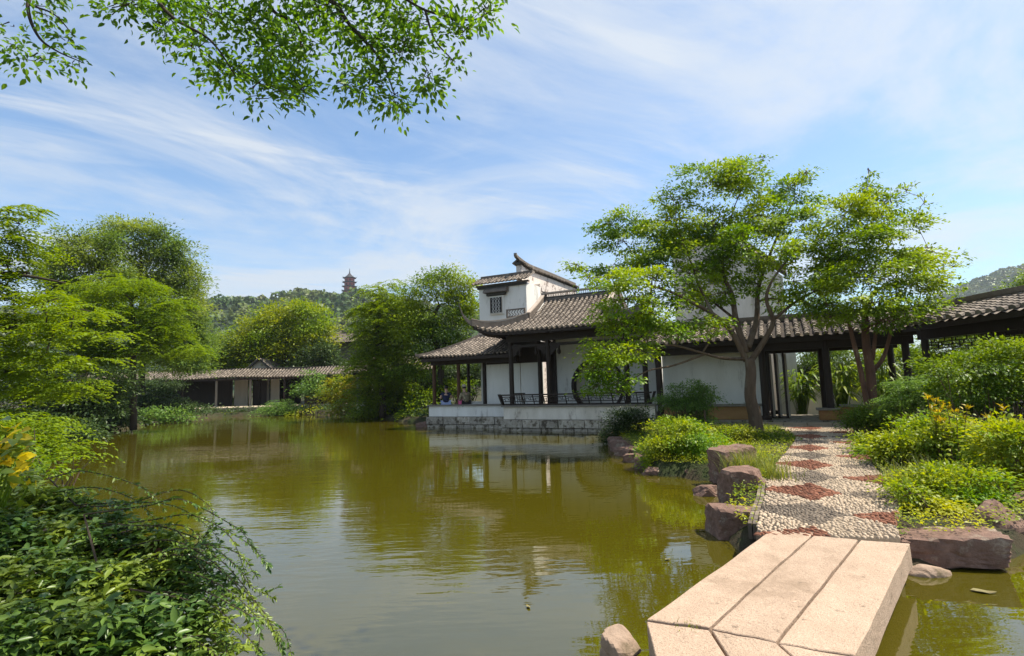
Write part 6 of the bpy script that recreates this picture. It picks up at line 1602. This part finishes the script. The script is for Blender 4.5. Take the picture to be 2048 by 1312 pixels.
# unseen leaves added above the frame to shade the jasmine bush
cr = np.random.default_rng(8)
nc = 110
cc = np.array([1.0, 3.3, 6.9]) + unit(cr.normal(size=(nc, 3))) * cr.uniform(0, 1, (nc, 1)) ** .5 * np.array([1.9, 1.2, 0.8])
off = cr.normal(size=(nc, 22, 3)) * .12 * np.array([1, 1, .6]); pos = (cc[:, None] + off).reshape(-1, 3)
leaf_mesh('shade_crown', pos - ob, unit(off.reshape(-1, 3)) + cr.normal(0, .4, pos.shape), np.array([0, 0, 1]) + cr.normal(0, .5, pos.shape), cr.uniform(.07, .12, len(pos)), 'lf_over', ov, .5)
lp = smooth_path([top, np.array([-1.8, 0.2, 6.3]), np.array([-0.4, 2.0, 7.0]), np.array([1.0, 3.3, 6.9])], 5); mb = MB(); mb.tube([p - ob for p in lp], list(np.linspace(.09, .03, len(lp))), 8); mb.build('branch', 'bark', ov, smooth=True)  # unseen limb added to carry the shading leaves

# ------------------------------------------------------------------ foreground jasmine with arching stems, and the yellow leaved plant
jb = np.array([-1.55, 2.6, 0.25])
jas = thing('jasmine_bush', 'dark green bush with long arching stems in the left foreground', 'shrub', jb)
r = np.random.default_rng(15)
jl = [(40, 1010, 60, 40, 3.2), (110, 1010, 60, 34, 3.3), (190, 1040, 60, 34, 3.2), (60, 1080, 80, 50, 2.9), (160, 1100, 80, 50, 2.9), (260, 1090, 60, 40, 3.0), (330, 1100, 40, 36, 3.0), (60, 1170, 80, 60, 2.6), (170, 1190, 90, 60, 2.6), (280, 1170, 70, 50, 2.7), (350, 1170, 40, 50, 2.8), (60, 1270, 90, 60, 2.3), (180, 1280, 90, 60, 2.3), (300, 1260, 70, 56, 2.4), (380, 1260, 36, 56, 2.5), (-60, 1100, 80, 80, 2.7), (-60, 1240, 80, 80, 2.4), (200, 1350, 160, 50, 2.2), (20, 960, 40, 24, 3.4), (420, 1200, 50, 50, 2.7, .4), (440, 1290, 46, 50, 2.5, .45), (400, 1110, 40, 30, 2.9, .4)]
V_, Fq = [], []; stem = MB(); LP, LA, LN, LL = [], [], [], []
for lb in jl:
    c, rad, cm = lobe_world(lb)
    n = int(230 * cm * rad[0] * rad[2] / 0.02)
    for i in range(n):
        d = unit(r.normal(size=3)); p = c + d * rad * r.uniform(0, 1) ** .4
        ax0 = unit(np.array([*r.normal(0, 1, 2), r.normal(-.1, .4)]) + .5 * np.array([0.8, 0.1, 0]))
        sd0 = unit(np.cross(ax0, [0, 0, 1])); s_ = r.uniform(.03, .066)
        nr = np.array([0, 0, 1]) + r.normal(0, .45, 3)
        LP += [p, p, p]; LA += [ax0, ax0 * .35 + sd0, ax0 * .35 - sd0]; LN += [nr, nr + sd0 * .2, nr - sd0 * .2]; LL += [s_ * 1.15, s_ * .85, s_ * .85]
arch = [[(150, 1060, 3.0), (300, 1040, 2.9), (380, 1030, 2.8), (450, 1060, 2.75), (500, 1090, 2.7), (535, 1130, 2.65)],
        [(180, 1080, 3.0), (290, 1050, 2.9), (400, 1080, 2.8), (470, 1130, 2.75), (500, 1170, 2.7), (545, 1195, 2.65)],
        [(200, 1110, 2.9), (330, 1080, 2.8), (420, 1120, 2.7), (480, 1180, 2.65), (540, 1250, 2.6), (565, 1300, 2.55)],
        [(240, 1150, 2.8), (350, 1140, 2.7), (430, 1165, 2.6), (480, 1200, 2.55), (520, 1240, 2.5)],
        [(240, 1180, 2.7), (380, 1190, 2.6), (450, 1230, 2.5), (500, 1280, 2.45), (530, 1320, 2.4)],
        [(250, 1210, 2.6), (370, 1230, 2.5), (430, 1270, 2.45), (470, 1330, 2.4)],
        [(150, 1010, 3.2), (260, 1005, 3.1), (340, 1010, 3.0), (400, 1040, 2.95), (440, 1080, 2.9)],
        [(260, 1130, 2.8), (360, 1110, 2.75), (440, 1140, 2.7), (520, 1215, 2.6), (555, 1275, 2.55)],
        [(100, 985, 3.3), (190, 975, 3.2), (270, 1000, 3.1), (310, 1040, 3.05)],
        [(200, 1240, 2.5), (340, 1260, 2.4), (420, 1300, 2.35), (450, 1340, 2.3)],
        [(200, 1160, 2.8), (340, 1100, 2.75), (420, 1090, 2.7), (480, 1110, 2.65), (510, 1150, 2.6)]]
arch += [[(x_ + r.uniform(-25, 25), y_ + r.uniform(-35, 30), z_ + r.uniform(-.15, .15)) for x_, y_, z_ in a_] for a_ in arch for _ in range(1)]
for a in arch:
    pts = [P(*q) for q in a]; lp = smooth_path(pts, 9)
    stem.tube([p - jb for p in lp], list(np.linspace(.0042, .0011, len(lp))), 5, False)
    root_pt = jb + np.array([r.normal(0, .15), r.normal(0, .2), 0]); stem.tube([root_pt - jb, (root_pt + lp[0]) / 2 - jb + np.array([0, 0, .1]), lp[0] - jb], [.009, .007, .0042], 5, False)
    for i in range(4, len(lp) - 1):
        d = unit(lp[i + 1] - lp[i]); sd0 = unit(np.cross(d, [0, 0, 1])); t_ = i / len(lp)
        for sg in (-1, 1):
            for rep in range(2):
                if r.uniform() < .78:
                    s_ = r.uniform(.020, .040) * (1.25 - .55 * t_); p = lp[i] + d * r.uniform(0, .03)
                    ax0 = unit(sd0 * sg * r.uniform(.4, 1) + d * .8 + np.array([0, 0, r.normal(.1, .45)]))
                    LP.append(p); LA.append(ax0); LN.append(np.array([0, 0, 1]) + r.normal(0, .5, 3)); LL.append(s_)
    d = unit(lp[-1] - lp[-2])
    for k_ in range(4):
        LP.append(lp[-1]); LA.append(d + r.normal(0, .4, 3)); LN.append(np.array([0, 0, 1]) + r.normal(0, .5, 3)); LL.append(.032)
stem.build('arching_stems', 'dark_bark', jas)
k = MB(); k.tube([P(*q) - jb for q in ((250, 1080, 3.0), (300, 1090, 2.95), (335, 1115, 2.9), (348, 1150, 2.85), (345, 1230, 2.8))], [.012, .014, .015, .015, .016], 7); k.build('main_stem', 'red_bark', jas)
leaf_mesh('foliage', np.array(LP) - jb, np.array(LA), np.array(LN), np.array(LL), 'lf_bush', jas, .42, .10, True)
yb = P(-30, 990, 3.0); yb[2] = 0.35
yp = thing('yellow_leaved_plant', 'plant with large bright yellow leaves at the left picture edge', 'plant', yb)
st = MB(); LP, LA, LN, LL = [], [], [], []; GP, GA, GN, GL = [], [], [], []
for (px, py, Yd, s_) in ((5, 905, 2.8, .10), (25, 920, 2.8, .09), (30, 868, 2.85, .08), (8, 885, 2.8, .09), (35, 945, 2.8, .07), (-5, 930, 2.75, .10), (15, 860, 2.9, .09), (20, 960, 2.8, .08), (60, 968, 2.85, .05), (-20, 900, 2.8, .13), (45, 900, 2.9, .06)):
    p = P(px, py, Yd); st.tube([(0, 0, -.05), tuple((p - yb) * .5 + np.array([-.05, 0, .1])), tuple(p - yb)], .005, 4, False)
    for k_ in range(3):
        LP.append(p + r.normal(0, .012, 3)); LA.append(np.array([.8, -.1, .1]) + r.normal(0, .6, 3)); LN.append(np.array([.2, -.5, .8]) + r.normal(0, .3, 3)); LL.append(s_ * r.uniform(.7, 1))
    for k_ in range(4):
        GP.append(p + r.normal(0, .05, 3)); GA.append(r.normal(0, 1, 3)); GN.append(np.array([0, -.3, .8]) + r.normal(0, .4, 3)); GL.append(.09 * r.uniform(.6, 1.1))
st.build('stems', 'lf_green', yp)
leaf_mesh('yellow_leaves', np.array(LP) - yb, np.array(LA), np.array(LN), np.array(LL), 'lf_yellow', yp, .62, .08, True)
leaf_mesh('green_leaves', np.array(GP) - yb, np.array(GA), np.array(GN), np.array(GL), 'lf_bush', yp, .5, .08, True)

# ------------------------------------------------------------------ small things
p0 = G(262, 862, 0.0)
k = MB(); k.tube([(0, 0, -.5), (0.02, 0, 0.0), (.10, 0, .42), (.06, .02, .50)], [.05, .045, .035, .02], 6); k.tube([(.06, 0, .2), (.14, 0, .30)], [.02, .01], 5)
o = k.build('dead_branch', 'deadwood'); o.location = tuple(map(float, p0)); tag(o, 'bleached dead branch standing in the water near the far left shore', 'branch')
p0 = G(1412, 868, 0.3)
k = MB(); k.tube([(0, 0, -.2), (.01, 0, .3), (.0, .01, .62)], [.035, .032, .03], 8); o = k.build('wooden_stake', 'bark'); o.location = tuple(map(float, p0)); tag(o, 'thin wooden stake behind the bright shrub left of the path', 'stake')
def floating_leaf(label, px, py, ln, rz):
    lf = [(0, 0), (.18, .16), (.42, .25), (.68, .20), (.88, .09), (1, 0), (.86, -.10), (.66, -.21), (.40, -.24), (.17, -.15)]
    k = MB(); n_ = len(lf)
    k.add([(x * ln, y * ln, .006 * math.sin(i * 1.7)) for i, (x, y) in enumerate(lf)] + [(x * ln, y * ln, .004 + .006 * math.sin(i * 1.7)) for i, (x, y) in enumerate(lf)], [tuple(range(n_))[::-1], tuple(range(n_, 2 * n_))] + [(i, (i + 1) % n_, n_ + (i + 1) % n_, n_ + i) for i in range(n_)])
    o = k.build('floating_leaf', 'dead_leaf'); o.location = tuple(map(float, G(px, py, .008))); o.rotation_euler = (0, 0, rz)
    tag(o, label, 'leaf', 'fallen leaves on the pond')
floating_leaf('large fallen olive leaf floating on the water right of the bridge', 1940, 1180, .17, -.4)
floating_leaf('small fallen leaf floating in front of the low purple brown rock', 1330, 1120, .07, .5)
floating_leaf('small fallen leaf floating left of the bridge in open water', 1060, 1216, .06, 2.0)

# ------------------------------------------------------------------ seated visitors
def skin_mesh(name, verts, edges, radii, material, parent, root=0, levels=2):
    me = bpy.data.meshes.new(name); me.from_pydata([tuple(v_) for v_ in verts], edges, [])
    ob_ = link(name, me, material, parent)
    md = ob_.modifiers.new('skin', 'SKIN'); md.use_smooth_shade = True
    if not me.skin_vertices: me.skin_vertices.new()
    for i, sv in enumerate(me.skin_vertices[0].data):
        rr_ = radii[i]; sv.radius = (rr_, rr_) if not hasattr(rr_, '__len__') else rr_
        sv.use_root = (i == root)
    sb = ob_.modifiers.new('sub', 'SUBSURF'); sb.levels = levels; sb.render_levels = levels
    return ob_
def visitor(label, loc, rz, top_m, low_m, arms, lean=0.0, head_turn=0.0, cap=None, long_sleeve=True, hair_m='hair'):
    """seated figure facing local +y, seat at z=0"""
    root = thing('person', label, 'person', loc, rz, 'seated visitors')
    L_ = lean
    J = dict(pel=(0, 0, .10), wai=(0, .02 + L_ * .3, .26), che=(0, .03 + L_ * .8, .42), nec=(0, .05 + L_ * 1.2, .56), hb=(0, .07 + L_ * 1.3, .63), ht=(0, .08 + L_ * 1.35, .76))
    names = list(J); vs_ = [J[n_] for n_ in names]; ed = [(i, i + 1) for i in range(5)]; rd = [(.15, .12), (.13, .10), (.155, .105), .05, .075, .085]
    def chain(par, pts, rads):
        i0 = par
        for p, r_ in zip(pts, rads):
            vs_.append(p); rd.append(r_); ed.append((i0, len(vs_) - 1)); i0 = len(vs_) - 1
        return i0
    hands = []
    for sg in (-1, 1):
        e, h_ = arms[0 if sg < 0 else 1]
        hi = chain(2, [(sg * .19, J['che'][1], .47), e, h_], [.058, .045, .033]); hands.append(hi)
        h_ = np.array(h_); d = unit(h_ - np.array(e)); sd0 = unit(np.cross(d, [0.3 * sg, 0.2, 1]))
        pal = chain(hi, [tuple(h_ + d * .06)], [(.034, .018)])
        for f_ in range(4):
            o_ = sd0 * (f_ - 1.5) * .017; ln = (.06, .075, .07, .055)[f_]
            chain(pal, [tuple(h_ + d * .085 + o_), tuple(h_ + d * (.085 + ln * .55) + o_ + np.array([0, 0, -.008])), tuple(h_ + d * (.085 + ln) + o_ + np.array([0, 0, -.025]))], [.009, .008, .007])
        chain(hi, [tuple(h_ + d * .04 - sd0 * .035), tuple(h_ + d * .08 - sd0 * .05)], [.011, .009])
        chain(0, [(sg * .10, .08, .08), (sg * .12, .44, .07), (sg * .12, .46, -.30), (sg * .12, .53, -.37)], [.088, .062, .045, .034])
    body = skin_mesh('body', vs_, ed, rd, 'skin', root)
    hx, hy, hz2 = J['ht']
    # face: nose, eyes, ears, mouth on the head, turned with it
    ca_, sa_ = math.cos(head_turn), math.sin(head_turn)
    def hp(x, y, z_): return (hx + x * ca_ - y * sa_, hy + x * sa_ + y * ca_, hz2 + z_)
    k = MB(); k.tube([hp(0, .085, .0), hp(0, .105, -.035), hp(0, .088, -.045)], [.010, .016, .010], 6); k.build('nose', 'skin', root, smooth=True)
    for sg in (-1, 1):
        k = MB(); k.tube([hp(sg * .032, .084, .0), hp(sg * .032, .091, .0)], [.010, .006], 6); k.build('eye', 'hair', root)
        k = MB(); k.tube([hp(sg * .085, .0, .01), hp(sg * .098, -.01, .0), hp(sg * .088, .0, -.04)], [.012, .018, .010], 6); k.build('ear', 'skin', root, smooth=True)
    k = MB(); k.tube([hp(-.025, .083, -.075), hp(0, .09, -.078), hp(.025, .083, -.075)], [.005, .007, .005], 5); k.build('mouth', 'pink_cloth', root)
    # hair as a shell over the head
    k = MB(); prof = []
    n_ = 14
    for i in range(6):
        ph = math.pi / 2 * i / 5
        for j in range(n_):
            th = 2 * math.pi * j / n_
            rr_ = .104 * math.sin(max(ph, .02)); z_ = .104 * math.cos(ph) - (.06 * (i == 5) * (1 if math.sin(th) < .3 else 0))
            prof.append(hp(rr_ * math.cos(th), rr_ * math.sin(th) - .012, z_ + .02))
    k.add(prof, [(i * n_ + j, i * n_ + (j + 1) % n_, (i + 1) * n_ + (j + 1) % n_, (i + 1) * n_ + j) for i in range(5) for j in range(n_)]); k.build('hair', hair_m, root, smooth=True)
    # clothes follow the body
    tv = [J['pel'], J['wai'], J['che'], (0, J['nec'][1], .53)]; te = [(0, 1), (1, 2), (2, 3)]; tr_ = [(.165, .135), (.148, .118), (.172, .122), (.075, .07)]
    for sg in (-1, 1):
        e, h_ = arms[0 if sg < 0 else 1]
        i0 = len(tv); tv += [(sg * .19, J['che'][1], .47)]; tr_ += [.075]; te += [(2, i0)]
        if long_sleeve:
            tv += [e, tuple(np.array(e) + (np.array(h_) - np.array(e)) * .85)]; tr_ += [.06, .045]; te += [(i0, i0 + 1), (i0 + 1, i0 + 2)]
        else:
            tv += [tuple(np.array((sg * .19, J['che'][1], .47)) * .7 + np.array(e) * .3)]; tr_ += [.07]; te += [(i0, i0 + 1)]
    skin_mesh('jacket' if long_sleeve else 'top', tv, te, tr_, top_m, root, 0)
    pv = [(0, 0, .09)]; pe = []; pr_ = [(.168, .14)]
    for sg in (-1, 1):
        i0 = len(pv); pv += [(sg * .10, .08, .08), (sg * .12, .44, .07), (sg * .12, .46, -.28)]; pr_ += [.10, .075, .06]; pe += [(0, i0), (i0, i0 + 1), (i0 + 1, i0 + 2)]
        k = MB(); k.box(sg * .12 - .045, sg * .12 + .045, .40, .64, -.43, -.36); k.build('shoe', 'shoe', root, bevel=.02)
    skin_mesh('trousers', pv, pe, pr_, low_m, root, 0)
    if cap:
        k = MB(); n_ = 16; prof = []
        for i in range(6):
            ph = math.pi / 2 * i / 5
            for j in range(n_):
                th = 2 * math.pi * j / n_; rr_ = .112 * math.sin(max(ph, .02)); prof.append(hp(rr_ * math.cos(th), rr_ * math.sin(th) - .006, .112 * math.cos(ph) + .03))
        k.add(prof, [(i * n_ + j, i * n_ + (j + 1) % n_, (i + 1) * n_ + (j + 1) % n_, (i + 1) * n_ + j) for i in range(5) for j in range(n_)])
        cp = k.build('cap', cap, root, smooth=True)
        k = MB(); pts = [hp(.10 * math.cos(a), .095 + .085 * math.sin(a), .028 - .02 * math.sin(a)) for a in np.linspace(0, math.pi, 9)]
        k.add(pts + [(p[0], p[1], p[2] + .012) for p in pts], [tuple(range(9))[::-1], tuple(range(9, 18))] + [(i, i + 1, 10 + i, 9 + i) for i in range(8)]); k.build('cap_brim', cap, cp)
    return root
A1 = [((-.26, .02, .28), (-.14, .22, .40)), ((.25, .10, .30), (.06, .20, .58))]
visitor('seated visitor in dark sleeveless top and pale blue trousers', B(-3.42, 1.2, 0.955), -BA + R(25), 'navy_cloth', 'blue_cloth', A1, 0.03, R(30), None, False)
A2 = [((-.25, .10, .25), (-.13, .34, .16)), ((.25, .12, .25), (.10, .36, .17))]
visitor('seated visitor in mottled khaki jacket and pale peaked cap', B(-2.38, 1.22, 0.955), -BA + R(62), 'khaki_cloth', 'dark_cloth', A2, 0.08, R(10), 'beige_cloth', True)
bg_ = bthing('pink_bag', 'small pink bag on the bench beside the visitor in khaki', 'bag')
k = MB(); k.prism([(-2.72, .985), (-2.52, .985), (-2.54, 1.2), (-2.70, 1.2)], 1, 1.1, 1.22); k.build('pouch', 'pink_cloth', bg_, bevel=.02)
k = MB(); k.tube(smooth_path([(-2.68, 1.16, 1.19), (-2.65, 1.16, 1.27), (-2.58, 1.16, 1.27), (-2.55, 1.16, 1.19)], 4), .009, 5); k.build('handle', 'pink_cloth', bg_)

# ------------------------------------------------------------------ summer haze
hb = MB(); hb.box(-900, 1500, -60, 1150, -3.0, 330); hz_o = hb.build('haze', None, None, 'stuff')
m, t = newmat('haze')
o_ = N(t, 'ShaderNodeOutputMaterial'); pv_ = N(t, 'ShaderNodeVolumePrincipled', inp={'Density': 0.00022, 'Anisotropy': 0.3, 'Color': (0.82, 0.90, 1.0, 1)}); t.links.new(pv_.outputs[0], o_.inputs['Volume'])
hz_o.data.materials.append(m)
